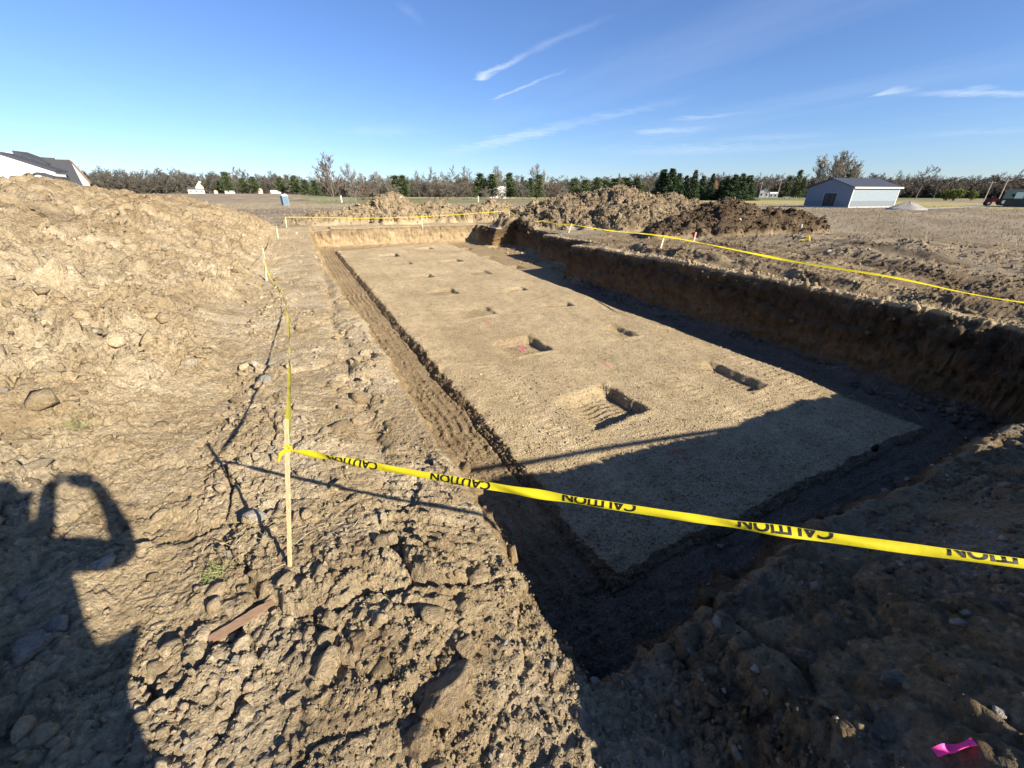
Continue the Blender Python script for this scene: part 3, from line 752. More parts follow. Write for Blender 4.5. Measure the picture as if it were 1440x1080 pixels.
ob = link('caution_tape', tc_.mesh(.08, 4), YEL); tag(ob, 'long bright yellow tape along the east rim above the shaded pit wall', 'caution tape', 'yellow caution tapes')
stake((e2.x, e2.y, zat(e2.x, e2.y)), e2+Vector((0, 0, .06)), .05, .018, WOODP, 'lath at the near right pit corner, just out of view')
td = Ribbon([E1, E1.lerp(e2, .25)+Vector((0, 0, .06)), E1.lerp(e2, .5)+Vector((0, 0, .1)), E1.lerp(e2, .75)+Vector((0, 0, .08)), e2], .075, .05, fold=.05)
ob = link('caution_tape', td.mesh(.05, 4), YEL); tag(ob, 'yellow tape beyond the right edge, its thin shadow crossing the gravel pad', 'caution tape', 'yellow caution tapes')
# grade stake with red top on the dark heap
b10 = pd(981.5, 309, 20.2); b10.z = zat(b10.x, b10.y); t10 = Vector((b10.x+.03, b10.y, b10.z+.36))
o, _ = stake(b10, t10, .05, .02, WOODP, 'short stake with a red painted top on the dark topsoil heap', 'survey stakes', 'survey_stake')
link('painted_top', MB().box(-.031, -.016, (t10-b10).length*.45, .031, .016, (t10-b10).length+.004).mesh(), PINKR, o)
b11, t11 = spx((733.5, 495), (733, 483), -1.5)
o, _ = stake(b11, t11, .022, .012, PINK, 'little pink marker stake with ribbon inside a footing dug in the gravel pad', 'survey stakes', 'survey_stake')
rb = Ribbon([(0, 0, .11), (.05, -.01, .08), (.09, -.015, .01)], .03, .4, n=6)
link('ribbon', rb.mesh(.02, 2), PINK, o)

# --- things lying about
def zg(px, py, z=0.):
    p = at(px, py, z)
    for _ in range(4): p = at(px, py, zat(p.x, p.y))
    return p
p0, p1 = zg(300, 906), zg(385, 853)
d = p1-p0; L = d.length*1.03
M = Matrix.Translation((p0+p1)/2+Vector((0, 0, .032))) @ d.to_track_quat('X', 'Z').to_matrix().to_4x4() @ Matrix.Rotation(R(14), 4, 'X')
bm = bmesh.new(); nn = 14; prof_ = []
for i in range(nn+1):
    x = -L/2+L*i/nn; w = .021*(1-.35*sstf(.72, 1, i/nn)); jag = random.uniform(-.002, .002)
    prof_.append([bm.verts.new((x+(random.uniform(-.008, .008) if i in (0, nn) else 0), sy_*w+jag, sz_*.007)) for sy_, sz_ in ((-1, -1), (1, -1), (1, 1), (-1, 1))])
for a, b in zip(prof_, prof_[1:]):
    for j in range(4): bm.faces.new([a[j], a[(j+1) % 4], b[(j+1) % 4], b[j]])
bm.faces.new(prof_[0][::-1]); bm.faces.new(prof_[-1]); bmesh.ops.recalc_face_normals(bm, faces=bm.faces); bm.transform(M)
me = bpy.data.meshes.new('broken_board'); bm.to_mesh(me); bm.free()
tag(link('broken_board', me, BOARD), 'broken piece of brown board lying among the clods near the first lath', 'board')

def rock(px, py, size, colr, label, name='stone', cat='stone', grp='stones and clods on the bank', sd=0, flat=.7, sub=4, sink=.3, dims=(1, 1), rot=0):
    r = np.random.default_rng(100+sd); v, f = ico(sub)
    for _ in range(13):
        q = r.normal(size=3); q /= np.linalg.norm(q); c = r.uniform(.5, .85); t = v@q; v = v-np.outer(np.clip(t-c, 0, None), q)
    nrm = v/np.linalg.norm(v, axis=1, keepdims=True)
    v = v*(1+.16*pn(v[:, 0]*2.2+sd, v[:, 1]*2.2+v[:, 2]*1.7)[:, None]+.07*pn(v[:, 0]*6+sd, v[:, 1]*6-v[:, 2]*5)[:, None]+.03*pn(v[:, 0]*15+v[:, 2]*9, v[:, 1]*15+sd)[:, None])
    v = v*np.array((dims[0], dims[1], flat))*size
    c, s = math.cos(rot), math.sin(rot); v = v@np.array(((c, s, 0), (-s, c, 0), (0, 0, 1)))
    p = zg(px, py); p.z += size*flat*(1-2*sink)
    me = np_mesh(name, v, f, smooth=True); set_soil(me, np.concatenate([np.tile(np.array(colr), (len(v), 1)), np.full((len(v), 1), .25)], 1))
    o = link(name, me, SOIL); o.location = p; return tag(o, label, cat, grp)
TAN = (.42, .32, .20); PALE = (.52, .48, .41); GREY = (.36, .33, .28)
rock(268, 517, .10, (.50, .43, .32), 'pale flat clod tipped up on the bank left of the slack tape', 'soil_clod', 'clod', sd=1, dims=(.8, 1.2), flat=.8, sink=.2)
rock(321, 782, .033, PALE, 'small round white stone left of the nearest lath', sd=2, sub=3, sink=.2)
rock(628, 985, .115, TAN, 'biggest tan clod at the bottom of the picture, left of the pit corner', 'soil_clod', 'clod', sd=3, dims=(1.35, .9), flat=.55, rot=.3)
rock(655, 912, .060, TAN, 'rough tan clod just above the biggest clod', 'soil_clod', 'clod', sd=4, flat=.7)
rock(590, 1045, .07, TAN, 'tan clod lying below the biggest clod', 'soil_clod', 'clod', sd=5, flat=.7)
rock(560, 775, .05, TAN, 'upright tan clod on the bank right of the nearest lath', 'soil_clod', 'clod', sd=6, dims=(.7, 1.3))
rock(505, 905, .055, (.36, .27, .16), 'brown clod in a hollow right of the broken board', 'soil_clod', 'clod', sd=7)
rock(150, 795, .055, PALE, 'pale stone at the edge of the photographer\'s shadow', sd=8, flat=.75)
rock(85, 880, .055, GREY, 'large grey stone inside the photographer\'s shadow', sd=9)
rock(45, 915, .075, GREY, 'broad grey stone at the left edge in the shadow, the lowest of three', sd=10, flat=.6)
rock(35, 835, .05, GREY, 'rounded grey stone in the shadow under the lifted arms', sd=11)
rock(395, 690, .035, (.46, .37, .25), 'small tan clod under the tape knot at the nearest lath', 'soil_clod', 'clod', sd=12)
rock(1130, 925, .05, (.27, .22, .16), 'long brown stone on the shaded front bank', sd=13, dims=(.6, 1.3), rot=.5)
rock(1062, 943, .02, PALE, 'small pale stone beside the long brown stone', sd=14, sub=3)
rock(1255, 960, .04, (.25, .24, .22), 'angular grey stone in the middle of the shaded front bank', sd=15)
rock(1105, 1018, .045, (.22, .18, .13), 'flat brown stone at the bottom of the shaded front bank', sd=16, flat=.5)
rock(1405, 1003, .020, PALE, 'white pebble catching sun by the lath in the lower right corner', sd=17, sub=3)
rock(1228, 634, .055, (.035, .03, .028), 'small black lump on the front edge of the raised gravel pad', sd=18, sub=3, flat=1.1, dims=(.9, .8), sink=.05, grp=None)
rock(1012, 770, .05, (.3, .32, .28), 'pale grey lump in the dark corner of the trench below the tape', sd=19, sub=3, grp=None)
# pink ribbon
p = zg(1345, 1050, .45)
rb = Ribbon([Vector((p.x+a_, p.y+b_, zat(p.x+a_, p.y+b_)+c_)) for a_, b_, c_ in ((-.042, .02, .012), (-.022, .012, .026), (.0, .004, .014), (.022, -.006, .03), (.042, -.016, .012))], .032, lambda q: 1.3+.5*math.sin(q*7), fold=.4, n=8, knot=.02)
tag(link('flagging_ribbon', rb.mesh(.008, 6), PINK), 'crumpled pink flagging ribbon on the ground in the lower right corner', 'ribbon')
# loose coil of tape east of the pit
p = zg(1136, 338)
RS = .6
o = empty('tape_roll', p, .4, 'loose yellow tape bundle lying on the bare hump east of the pit', 'tape roll')
bm = bmesh.new()
bmesh.ops.create_cone(bm, cap_ends=False, segments=20, radius1=.16, radius2=.16, depth=.16)
bmesh.ops.create_cone(bm, cap_ends=False, segments=20, radius1=.07, radius2=.07, depth=.16)
bm.edges.ensure_lookup_table()
bmesh.ops.bridge_loops(bm, edges=[e for e in bm.edges if e.is_boundary and e.verts[0].co.z > 0]); bmesh.ops.bridge_loops(bm, edges=[e for e in bm.edges if e.is_boundary and e.verts[0].co.z < 0])
bm.transform(Matrix.Translation((0, 0, .1)) @ Matrix.Rotation(R(70), 4, 'X'))
me = bpy.data.meshes.new('roll'); bm.to_mesh(me); bm.free(); link('roll', me, YEL, o); o.scale = (RS, RS, RS)
rb = Ribbon([(-.1, -.05, .04), (-.35, .1, .05), (-.6, .3, .05), (-.95, .35, .04)], .09, 1.2, fold=.2, n=6)
link('loose_end', rb.mesh(.05, 3), YELD, o)
# straw and twigs
STRAW = simple('dry_straw', (.44, .36, .21), .8, .25)
def blades(name, pts, n, spread, lmin, lmax, w, mat, up=.25, sd=1):
    r = np.random.default_rng(sd); V_ = []; F_ = []
    for k in range(n):
        c = pts[r.integers(0, len(pts))]; x = c[0]+r.normal(0, spread); y = c[1]+r.normal(0, spread)
        z = zat(x, y)+.012; a = r.uniform(0, 6.28); L_ = r.uniform(lmin, lmax); u = r.uniform(-.1, up)
        d_ = np.array((math.cos(a), math.sin(a), 0)); q = np.array((-d_[1], d_[0], 0))*w; b0 = np.array((x, y, z))
        m = b0+d_*L_*.5+np.array((0, 0, L_*u*.7+.01)); e = b0+d_*L_+np.array((0, 0, L_*u)); i = len(V_)
        hq = np.array((0, 0, w))
        V_ += [b0-q, b0+q, m+q, m-q, e+hq, b0+hq*2, m+hq*2]
        F_ += [(i, i+1, i+2, i+3), (i+3, i+2, i+4, i+4), (i+1, i+5, i+6, i+2), (i+5, i, i+3, i+6)]
    me = bpy.data.meshes.new(name); me.from_pydata([tuple(v) for v in V_], [], [tuple(dict.fromkeys(f)) for f in F_]); return link(name, me, mat)
sp = [zg(*q) for q in ((335, 765), (375, 745), (430, 745), (300, 810), (400, 770), (470, 730))]
tag(blades('straw', sp, 95, .10, .03, .15, .0010, STRAW, .2, 3), 'dry straw and root fibres scattered round the nearest lath', 'straw', kind='stuff')
tag(blades('dry_stalks', [zg(*q) for q in ((1010, 372), (1080, 385), (1150, 395), (1060, 350), (1330, 430), (1230, 400), (960, 368))], 240, .7, .08, .35, .003, STRAW, .6, 4), 'broken dry stalks along the east rim', 'stalks', kind='stuff')
GRS = simple('young_grass', (.16, .22, .06), .7, .25)
for q, lb in (((115, 612), 'small tuft of green grass on the bank above the shadow of the head'), ((306, 806), 'sparse greenish tuft between the white stone and the broken board')):
    tag(blades('grass_tuft', [zg(*q)], 45, .03, .03, .07, .0011, GRS, .9, 5), lb, 'grass tuft')

# --- footwear to head: the person whose shadow falls on the bank
Fv = Vector((math.sin(YAW), math.cos(YAW), 0)); Rv = Vector((math.cos(YAW), -math.sin(YAW), 0))
JAC = simple('dark_jacket', (.03, .035, .05), .85, .2, 20, .2); JEAN = simple('dark_denim', (.035, .05, .09), .9, .2, 40, .2)
SKIN = simple('skin', (.52, .32, .23), .55, .06, 30); HAIR = simple('brown_hair', (.06, .035, .02), .6, .3, 60); BOOT = simple('boot_leather', (.06, .04, .025), .6, .2)
PHONE = simple('black_phone', (.01, .01, .012), .25, .05)
gz = zat(-Fv.x*.45-Rv.x*.03, -Fv.y*.45-Rv.y*.03)
per = empty('person', (-Fv.x*.45-Rv.x*.03, -Fv.y*.45-Rv.y*.03, gz), 0, 'person in dark jacket holding up a phone, whose shadow lies on the left bank', 'person')
def PV(r, f, z): return Rv*r+Fv*(f+.5)+Vector((0, 0, z-gz))     # local to the person empty
def skin(name, nodes, edges, mat, parent, sub=2, root=0):
    me = bpy.data.meshes.new(name); me.from_pydata([n[0] for n in nodes], edges, []); o = bpy.data.objects.new(name, me); col.objects.link(o)
    m = o.modifiers.new('skin', 'SKIN'); m.use_smooth_shade = True
    for i, n in enumerate(nodes):
        q = me.skin_vertices[0].data[i]; rr = n[1]; q.radius = rr if isinstance(rr, tuple) else (rr, rr); q.use_root = i == root
    s = o.modifiers.new('sub', 'SUBSURF'); s.levels = sub; s.render_levels = sub
    dg = bpy.context.evaluated_depsgraph_get(); m2 = bpy.data.meshes.new_from_object(o.evaluated_get(dg)); bpy.data.objects.remove(o)
    m2.name = name; m2.materials.clear(); return link(name, m2, mat, parent)
g = gz
hb = .0
bn = [(PV(0, -.50, g+.95), (.17, .13)), (PV(0, -.51, g+1.15), (.15, .115)), (PV(0, -.52, g+1.35), (.175, .12)), (PV(0, -.48, g+1.52), (.10, .085)), (PV(0, -.45, g+1.60), .06),
      (PV(0, -.42, g+1.69), (.078, .098)), (PV(0, -.43, g+1.78), (.072, .09))]
be = [(0, 1), (1, 2), (2, 3), (3, 4), (4, 5), (5, 6)]
for s in (-1, 1):
    i = len(bn)
    bn += [(PV(s*.19, -.47, g+1.45), .075), (PV(s*.25, -.24, g+1.22), .054), (PV(s*.19, -.16, g+1.42), .044), (PV(s*.145, -.13, 1.845), .034),
           (PV(s*.112, -.125, 1.89), (.040, .028))]
    be += [(2, i), (i, i+1), (i+1, i+2), (i+2, i+3), (i+3, i+4)]
    j = len(bn)
    bn += [(PV(s*.10, -.50, g+.86), .095), (PV(s*.13, -.47, g+.48), .065), (PV(s*.14, -.52, g+.10), .045), (PV(s*.15, -.40, g+.04), (.045, .035))]
    be += [(0, j), (j, j+1), (j+1, j+2), (j+2, j+3)]
skin('body', bn, be, SKIN, per)
jn = [(n[0], tuple(q*1.14 for q in n[1]) if isinstance(n[1], tuple) else n[1]*1.2) for n in bn]
skin('jacket', [jn[0], jn[1], jn[2], jn[3], jn[7], jn[8], jn[9], jn[16], jn[17], jn[18]], [(0, 1), (1, 2), (2, 3), (2, 4), (4, 5), (5, 6), (2, 7), (7, 8), (8, 9)], JAC, per)
skin('trousers', [jn[0], jn[12], jn[13], jn[14], jn[21], jn[22], jn[23]], [(0, 1), (1, 2), (2, 3), (0, 4), (4, 5), (5, 6)], JEAN, per)
for s in (-1, 1):
    skin('boot', [(PV(s*.14, -.52, g+.14), .06), (PV(s*.14, -.53, g+.05), .055), (PV(s*.15, -.42, g+.045), (.055, .045)), (PV(s*.155, -.34, g+.035), (.045, .035))], [(0, 1), (1, 2), (2, 3)], BOOT, per)
    hnd = None
    for k, (dx, L_) in enumerate(((-.028, .075), (-.009, .085), (.010, .08), (.028, .065))):     # fingers bent round the back of the phone
        a = PV(s*(.112), -.112, 1.89+dx); m_ = PV(s*(.112-L_*.45), -.107, 1.90+dx); e_ = PV(s*(.112-L_*.8), -.09, 1.895+dx)
        skin('finger', [(a, .009), (m_, .0085), (e_, .007)], [(0, 1), (1, 2)], SKIN, per, 1)
    skin('thumb', [(PV(s*.105, -.142, 1.855), .011), (PV(s*.06, -.157, 1.875), .010), (PV(s*.045, -.142, 1.895), .008)], [(0, 1), (1, 2)], SKIN, per, 1)
    skin('ear', [(PV(s*.083, -.415, g+1.69), (.012, .02)), (PV(s*.088, -.42, g+1.73), (.01, .018))], [(0, 1)], SKIN, per, 1)
    skin('eye', [(PV(s*.032, -.332, g+1.722), .011), (PV(s*.032, -.328, g+1.722), .009)], [(0, 1)], PHONE, per, 1)
skin('nose', [(PV(0, -.332, g+1.725), .010), (PV(0, -.312, g+1.69), .015), (PV(0, -.325, g+1.678), .012)], [(0, 1), (1, 2)], SKIN, per, 1)
skin('mouth', [(PV(-.022, -.329, g+1.655), .006), (PV(0, -.322, g+1.655), .008), (PV(.022, -.329, g+1.655), .006)], [(0, 1), (1, 2)], simple('lips', (.42, .18, .15)), per, 1)
skin('hair', [(PV(0, -.48, g+1.65), (.07, .06)), (PV(0, -.475, g+1.75), (.088, .085)), (PV(0, -.43, g+1.82), (.08, .085)), (PV(0, -.37, g+1.805), (.06, .05))], [(0, 1), (1, 2), (2, 3)], HAIR, per)
ph = MB().box(-.08, -.0045, -.038, .08, .0045, .038).build('phone', PHONE, None, .004)
ph.rotation_euler = (-PITCH, 0, -YAW); ph.location = cam.location-vd*.055+Vector((0, 0, .01))+Rv*.0
tag(ph, 'black phone held up in both hands of the person taking the picture', 'phone')
# ================================================================== BACKGROUND: BUILDINGS
def gz_at(p): return zat(p.x, p.y)
class Fr:
    """a local frame at image column px and distance D: a = right, b = away, z up, turned by rot about z"""
    def __init__(s, px, D, rot=0, py=None):
        s.o = pd(px, 280, D); s.o.z = zat(s.o.x, s.o.y) if py is None else pd(px, py, D).z
        v = Vector((s.o.x, s.o.y, 0)).normalized(); s.b = v; s.a = Vector((v.y, -v.x, 0))
        c, n = math.cos(rot), math.sin(rot); s.a, s.b = s.a*c+s.b*n, s.b*c-s.a*n
        s.rz = math.atan2(s.a.y, s.a.x); s.D = D
        s.mpp = D/FPX*abs(math.cos(0))
    def ztop(s, px, py): return pd(px, py, s.D).z-s.o.z
WHITE = simple('house_wrap', (.78, .78, .80), .6, .06, 1.2); SHING = simple('dark_shingle', (.055, .058, .066), .9, .25, 6, .2); FASC = simple('raw_fascia', (.42, .27, .17), .8, .15)
SIDW = simple('white_siding', (.72, .71, .67), .7, .05); SIDC = simple('cream_siding', (.62, .56, .40), .7, .05); GLASS = simple('dark_glass', (.02, .024, .03), .15, .1)
BRICK = simple('brick_wall', (.30, .16, .11), .9, .2); TRIM = simple('white_trim', (.8, .8, .78), .6, .03)
def gable(fr, name, label, cat, w, d, he, hr, wall, roof, a0=0, b0=0, ridge='a', over=.3, th=.16, trim=None, parent=None, group=None, z0=-.4):
    """gable-roofed box: w along a, d along b; ridge along 'a' or 'b'"""
    o = parent or empty(name, fr.o, fr.rz, label, cat, group)
    W = MB()
    if ridge == 'a':
        W.poly_prism([(a0, b0, z0), (a0, b0+d, z0), (a0, b0+d, he), (a0, b0+d/2, hr), (a0, b0, he)], (w, 0, 0))
    else:
        W.poly_prism([(a0, b0, z0), (a0+w, b0, z0), (a0+w, b0, he), (a0+w/2, b0, hr), (a0, b0, he)], (0, d, 0))
    W.build('wall', wall, o)
    Q = MB(); half = (d if ridge == 'a' else w)/2; sl = (hr-he)/half
    for s in (-1, 1):
        lo, hi_ = half+over, 0
        p = [(lo, he-sl*over+.02), (0, hr+.02), (0, hr+.02+th), (lo, he-sl*over+.02+th)]
        if ridge == 'a': pts = [(a0-over, b0+half+s*x, z) for x, z in p]; Q.poly_prism(pts, (w+2*over, 0, 0))
        else: pts = [(a0+half+s*x, b0-over, z) for x, z in p]; Q.poly_prism(pts, (0, d+2*over, 0))
    Q.build('roof', roof, o)
    return o
def window(o, a, b, z, w, h, axis='a', mat=None):
    f = MB(); e = .06
    if axis == 'a':
        f.box(a-w/2-e, b-.05, z-e, a-w/2, b+.02, z+h+e).box(a+w/2, b-.05, z-e, a+w/2+e, b+.02, z+h+e).box(a-w/2, b-.05, z-e, a+w/2, b+.02, z).box(a-w/2, b-.05, z+h, a+w/2, b+.02, z+h+e)
        q = f.build('window', TRIM, o); MB().box(a-w/2+.002, b-.02, z+.002, a+w/2-.002, b+.015, z+h-.002).build('pane', mat or GLASS, q)
    else:
        f.box(b-.02, a-w/2-e, z-e, b+.05, a-w/2, z+h+e).box(b-.02, a+w/2, z-e, b+.05, a+w/2+e, z+h+e).box(b-.02, a-w/2, z-e, b+.05, a+w/2, z).box(b-.02, a-w/2, z+h, b+.05, a+w/2, z+h+e)
        q = f.build('window', TRIM, o); MB().box(b-.015, a-w/2+.002, z+.002, b+.02, a+w/2-.002, z+h-.002).build('pane', mat or GLASS, q)
# --- the steel shed
STEEL_SHADE = simple('shed_siding_shade', (.17, .215, .275), .55, .05, 2, 0, .0); STEEL_LIT = simple('shed_siding_lit', (.25, .30, .335), .6, .04, 2); WAIN = simple('shed_wainscot', (.15, .18, .205), .6, .05, 2)  # one siding: sun on the long side, shade on the gable put into colours
RSTEEL = simple('shed_roof_steel', (.045, .055, .075), .65, .08, 3); CONC = simple('shed_concrete', (.45, .43, .38), .9, .1)
c0 = pd(1193, 290, 100); gzs = -.46
o = empty('metal_shed', (c0.x, c0.y, gzs), 0, 'blue grey steel shed with dark roof and double door, standing alone in the field', 'shed')
th_ = R(80); aG = Vector((math.cos(th_), math.sin(th_), 0)); aL = Vector((math.sin(th_), -math.cos(th_), 0))
gw, gl, he = 9.0, 11.2, 3.32
hr = pd(1167, 251.2, math.hypot(c0.x+aG.x*4.5, c0.y+aG.y*4.5)).z-gzs
Ms = Matrix((tuple(aL)+(0,), tuple(aG)+(0,), (0, 0, 1, 0), (0, 0, 0, 1))).transposed(); Ms = Matrix(((aL.x, aG.x, 0, 0), (aL.y, aG.y, 0, 0), (0, 0, 1, 0), (0, 0, 0, 1)))
o.rotation_euler = Ms.to_euler()
wq = 1.05
w_ = MB().poly_prism([(0, 0, wq), (0, gw, wq), (0, gw, he), (0, gw/2, hr), (0, 0, he)], (gl, 0, 0)); w_.build('wall', STEEL_SHADE, o)
MB().box(.06, -.012, wq+.002, gl-.06, -.002, he-.1).build('side_wall', STEEL_LIT, o)  # thin paler skin that carries the sunlit tone of the long side
rb_ = MB()
for k in range(37): rb_.box(.15+k*.3, -.03, wq+.004, .18+k*.3, -.0125, he-.11)
for k in range(30):
    y = .15+k*.3; rb_.box(-.02, y, wq, -.001, y+.03, he+(hr-he)*(1-abs(y-gw/2)/(gw/2))-.1)
rb_.build('siding_ribs', STEEL_SHADE, o)
MB().box(-.012, -.012, .12, gl+.012, gw+.012, wq-.003).build('wainscot', WAIN, o)
MB().box(-.05, -.05, -.5, gl+.05, gw+.05, .118).build('foundation', CONC, o)
q = MB(); sl = (hr-he)/(gw/2)
for s in (-1, 1):
    q.poly_prism([(-.3, gw/2+s*(gw/2+.35), he-sl*.35+.02), (-.3, gw/2, hr+.02), (-.3, gw/2, hr+.12), (-.3, gw/2+s*(gw/2+.35), he-sl*.35+.12)], (gl+.6, 0, 0))
q.build('roof', RSTEEL, o)
MB().box(-.32, -.40, he-sl*.35-.08, gl+.32, -.352, he-sl*.35+.14).build('gutter', TRIM, o)
for cx_, cy_ in ((0, 0), (gl, 0)): MB().box(cx_-.05, cy_-.05, .12, cx_+.05, cy_+.05, he-.02).build('corner_trim', TRIM, o)
dy0 = gw*.30; 
DOOR = simple('dark_door', (.022, .024, .028), .4, .2)
for k in range(2):
    dd = MB().box(-.06, dy0+.05+k*1.25, .14, -.015, dy0+1.22+k*1.25, 2.35).build('door', DOOR, o)
    MB().box(-.075, dy0+.40+k*1.25, .9, -.062, dy0+.88+k*1.25, 2.15).build('pane', GLASS, dd)
fr_ = MB().box(-.08, dy0-.06, .12, -.014, dy0+.045, 2.45).box(-.08, dy0+2.48, .12, -.014, dy0+2.6, 2.45).box(-.08, dy0+.046, 2.36, -.014, dy0+2.479, 2.46).build('door_frame', simple('grey_trim', (.3, .34, .40), .6), o)
# --- house under construction, upper left
f = Fr(76, 75, R(-22)); kz = lambda px, py: f.ztop(px, py)
o = empty('house', f.o, f.rz, 'big unfinished house in white wrap with dark shingle roofs above the left heap', 'house')
zp = kz(15, 217); ze = kz(75, 241)
gable(f, '', '', '', 7.6, 2.2, ze, zp, WHITE, SHING, a0=-5.9, b0=-1.5, ridge='b', over=.25, parent=o)
zr = kz(100, 225); zb = kz(112, 262); zk = kz(129, 256)
MB().poly_prism([(1.55, 3.6, zr-.1), (1.55, 6.4, zk), (1.55, 6.4, -.4), (1.55, 1.2, -.4), (1.55, 1.2, zb-.3)], (-3.6, 0, 0)).build('wall', WHITE, o)
MB().poly_prism([(-1.2, .8, zb), (2.85, .8, zb), (1.62, 3.6, zr), (-2.6, 3.6, zr)], (0, -.05, .16)).build('roof', SHING, o)
MB().poly_prism([(1.56, 3.6, zr-.02), (1.56, 6.6, zk-.12), (1.56, 6.6, zk+.06), (1.56, 3.6, zr+.16)], (.14, 0, 0)).build('fascia', FASC, o)
zu = kz(36, 212.5); zl = kz(72, 230)
MB().poly_prism([(-3.3, 2.4, zl-1), (-.35, 2.4, zl-1), (-.35, 2.4, zl), (-2.6, 2.4, zu), (-3.3, 2.4, zu)], (0, 2.2, 0)).build('dormer', WHITE, o)
MB().poly_prism([(-.2, 2.2, zl-.02), (-2.65, 2.2, zu+.02), (-2.65, 2.2, zu+.18), (-.2, 2.2, zl+.16)], (.3, 2.4, 0)).build('dormer_roof', SHING, o)
MB().poly_prism([(-3.0, 5.4, zr-.6), (-.45, 5.4, zr-.6), (-.75, 6.0, kz(95, 219)), (-3.0, 6.0, kz(60, 216.5))], (0, .25, .03)).build('rear_roof', SHING, o)
gable(f, '', '', '', 2.2, 3, kz(80, 252), kz(68, 246), WHITE, SHING, a0=-.3, b0=-2.9, ridge='b', over=.2, parent=o)
# --- small buildings by the wood
def small_house(px0, px1, ytop, yeave, D, name, label, cat, wall, roof, ridge='a', rot=0, depth=None, windows=0, over=.25, group=None):
    f = Fr((px0+px1)/2, D, rot); p0_, p1_ = pd(px0, 280, D), pd(px1, 280, D); w = (p1_-p0_).length
    he_, hr_ = f.ztop((px0+px1)/2, yeave), f.ztop((px0+px1)/2, ytop)
    d = depth or w*.7; o = gable(f, name, label, cat, w, d, he_, hr_, wall, roof, a0=-w/2, b0=0, ridge=ridge, over=over, group=group)
    for k in range(windows): window(o, -w/2+w*(k+.5)/windows, -.022, max(he_*.35, .3), min(w/windows*.35, 1.0), max(min(he_*.4, 1.3), .4))
    return o, f, w, he_, hr_
DROOF = simple('dark_roof', (.07, .075, .085), .85, .15, 3); GROOF = simple('dark_green_roof', (.022, .04, .036), .7, .2, 3)
o, f, w, he_, hr_ = small_house(268, 291, 263.5, 266.5, 455, 'farmhouse', 'small cream farmhouse with steep gable at the edge of the left wood', 'house', SIDC, DROOF, windows=3, depth=6)
zt = f.ztop(286, 256.5)
MB().poly_prism([(w*.02, .8, he_), (w*.5, .8, he_), (w*.5, .8, he_+(zt-he_)*.35), (w*.27, .8, zt), (w*.02, .8, he_+(zt-he_)*.35)], (0, 5, 0)).build('upper_storey', SIDC, o)
MB().box(w*.24, .74, he_+(zt-he_)*.45, w*.30, .795, he_+(zt-he_)*.7).build('window', GLASS, o)
MB().box(w*.30, 5.9, zt-.5, w*.45, 7.2, zt+.9).build('chimney', SIDC, o)
small_house(319, 333, 268.3, 269.2, 450, 'camper_trailer', 'long white trailer parked before the left evergreens', 'trailer', SIDW, SIDW, windows=4, depth=3, over=.1)
small_house(366, 372, 264.3, 267, 460, 'garden_shed', 'narrow beige shed between the left evergreens', 'shed', SIDC, SIDC, ridge='b', depth=4)
small_house(383, 397, 267.8, 269.0, 450, 'storage_barn', 'low whitish barn just left of the portable toilet', 'barn', SIDW, SIDW, depth=4, over=.1)
small_house(304, 309, 267, 268.6, 440, 'garden_shed', 'little pinkish shed beside the cream farmhouse', 'shed', simple('pink_siding', (.55, .42, .38), .8), DROOF, ridge='b', depth=4)
small_house(690, 712, 262.0, 267.5, 300, 'white_house', 'white house half hidden by bare trees beyond the far pit edge', 'house', SIDW, simple('pale_roof', (.55, .55, .56), .6, .1), ridge='a', windows=4, depth=7, over=.4)
o, f, w, he_, hr_ = small_house(996, 1012, 248.5, 261, 300, 'brick_house', 'brick house with white steep gable showing between the dark spruces', 'house', BRICK, DROOF, ridge='b', depth=9, over=.3)
MB().box(-.5, -.05, he_*.4, .5, -.012, he_*.75).build('window', GLASS, o)
small_house(1066, 1080, 264.5, 269.5, 380, 'white_cottage', 'white cottage left of the utility poles, beside the spruces', 'house', SIDW, DROOF, ridge='b', depth=9, windows=2)
small_house(1081, 1092, 270.5, 272.5, 380, 'white_garage', 'low white garage between the white cottage and the middle utility pole', 'garage', SIDW, SIDW, depth=6, windows=2, over=.1)
o, f, w, he_, hr_ = small_house(1414, 1470, 267, 279.5, 130, 'green_roof_barn', 'dark building with long green roof at the right edge', 'barn', simple('dark_siding', (.06, .075, .075), .8), GROOF, depth=10, over=.5)
for k in range(3): MB().poly_prism([(-1.5+k*2.6, -.52, he_-.06), (-.4+k*2.6, -.52, he_-.06), (-.4+k*2.6, 2.2, he_+(hr_-he_)*.55+.24), (-1.5+k*2.6, 2.2, he_+(hr_-he_)*.55+.24)], (0, -.02, .05)).build('skylight', simple('pale_panel', (.14, .2, .2), .6), o)
# --- portable toilet
f = Fr(400, 112); h_ = f.ztop(400, 275.4); w = 1.25
TOI = simple('toilet_plastic', (.15, .22, .28), .5, .06, 4); TOIR = simple('toilet_roof', (.72, .74, .76), .5, .04)
o = empty('portable_toilet', f.o, f.rz+.35, 'grey blue portable toilet with a white roof out in the field', 'portable toilet')
b_ = MB().box(-w/2, -w/2, .1, w/2, w/2, h_); [b_.box(-w/2+k*.3, -w/2-.02, .25, -w/2+.08+k*.3, -w/2-.001, h_-.1) for k in (0, 3.8)]
b_.build('cabin', TOI, o)
MB().box(-w/2+.18, -w/2-.035, .2, w/2-.18, -w/2-.002, h_-.15).build('door', simple('toilet_door', (.10, .16, .21), .5), o)
MB().poly_prism([(-w/2-.05, -w/2-.05, h_), (w/2+.05, -w/2-.05, h_), (w/2+.05, -w/2-.05, h_+.12), (0, -w/2-.05, h_+.32), (-w/2-.05, -w/2-.05, h_+.12)], (0, w+.1, 0)).build('roof', TOIR, o)
MB().box(-w/2-.06, -w/2-.06, -.1, w/2+.06, w/2+.06, .098).build('skid', TOI, o)
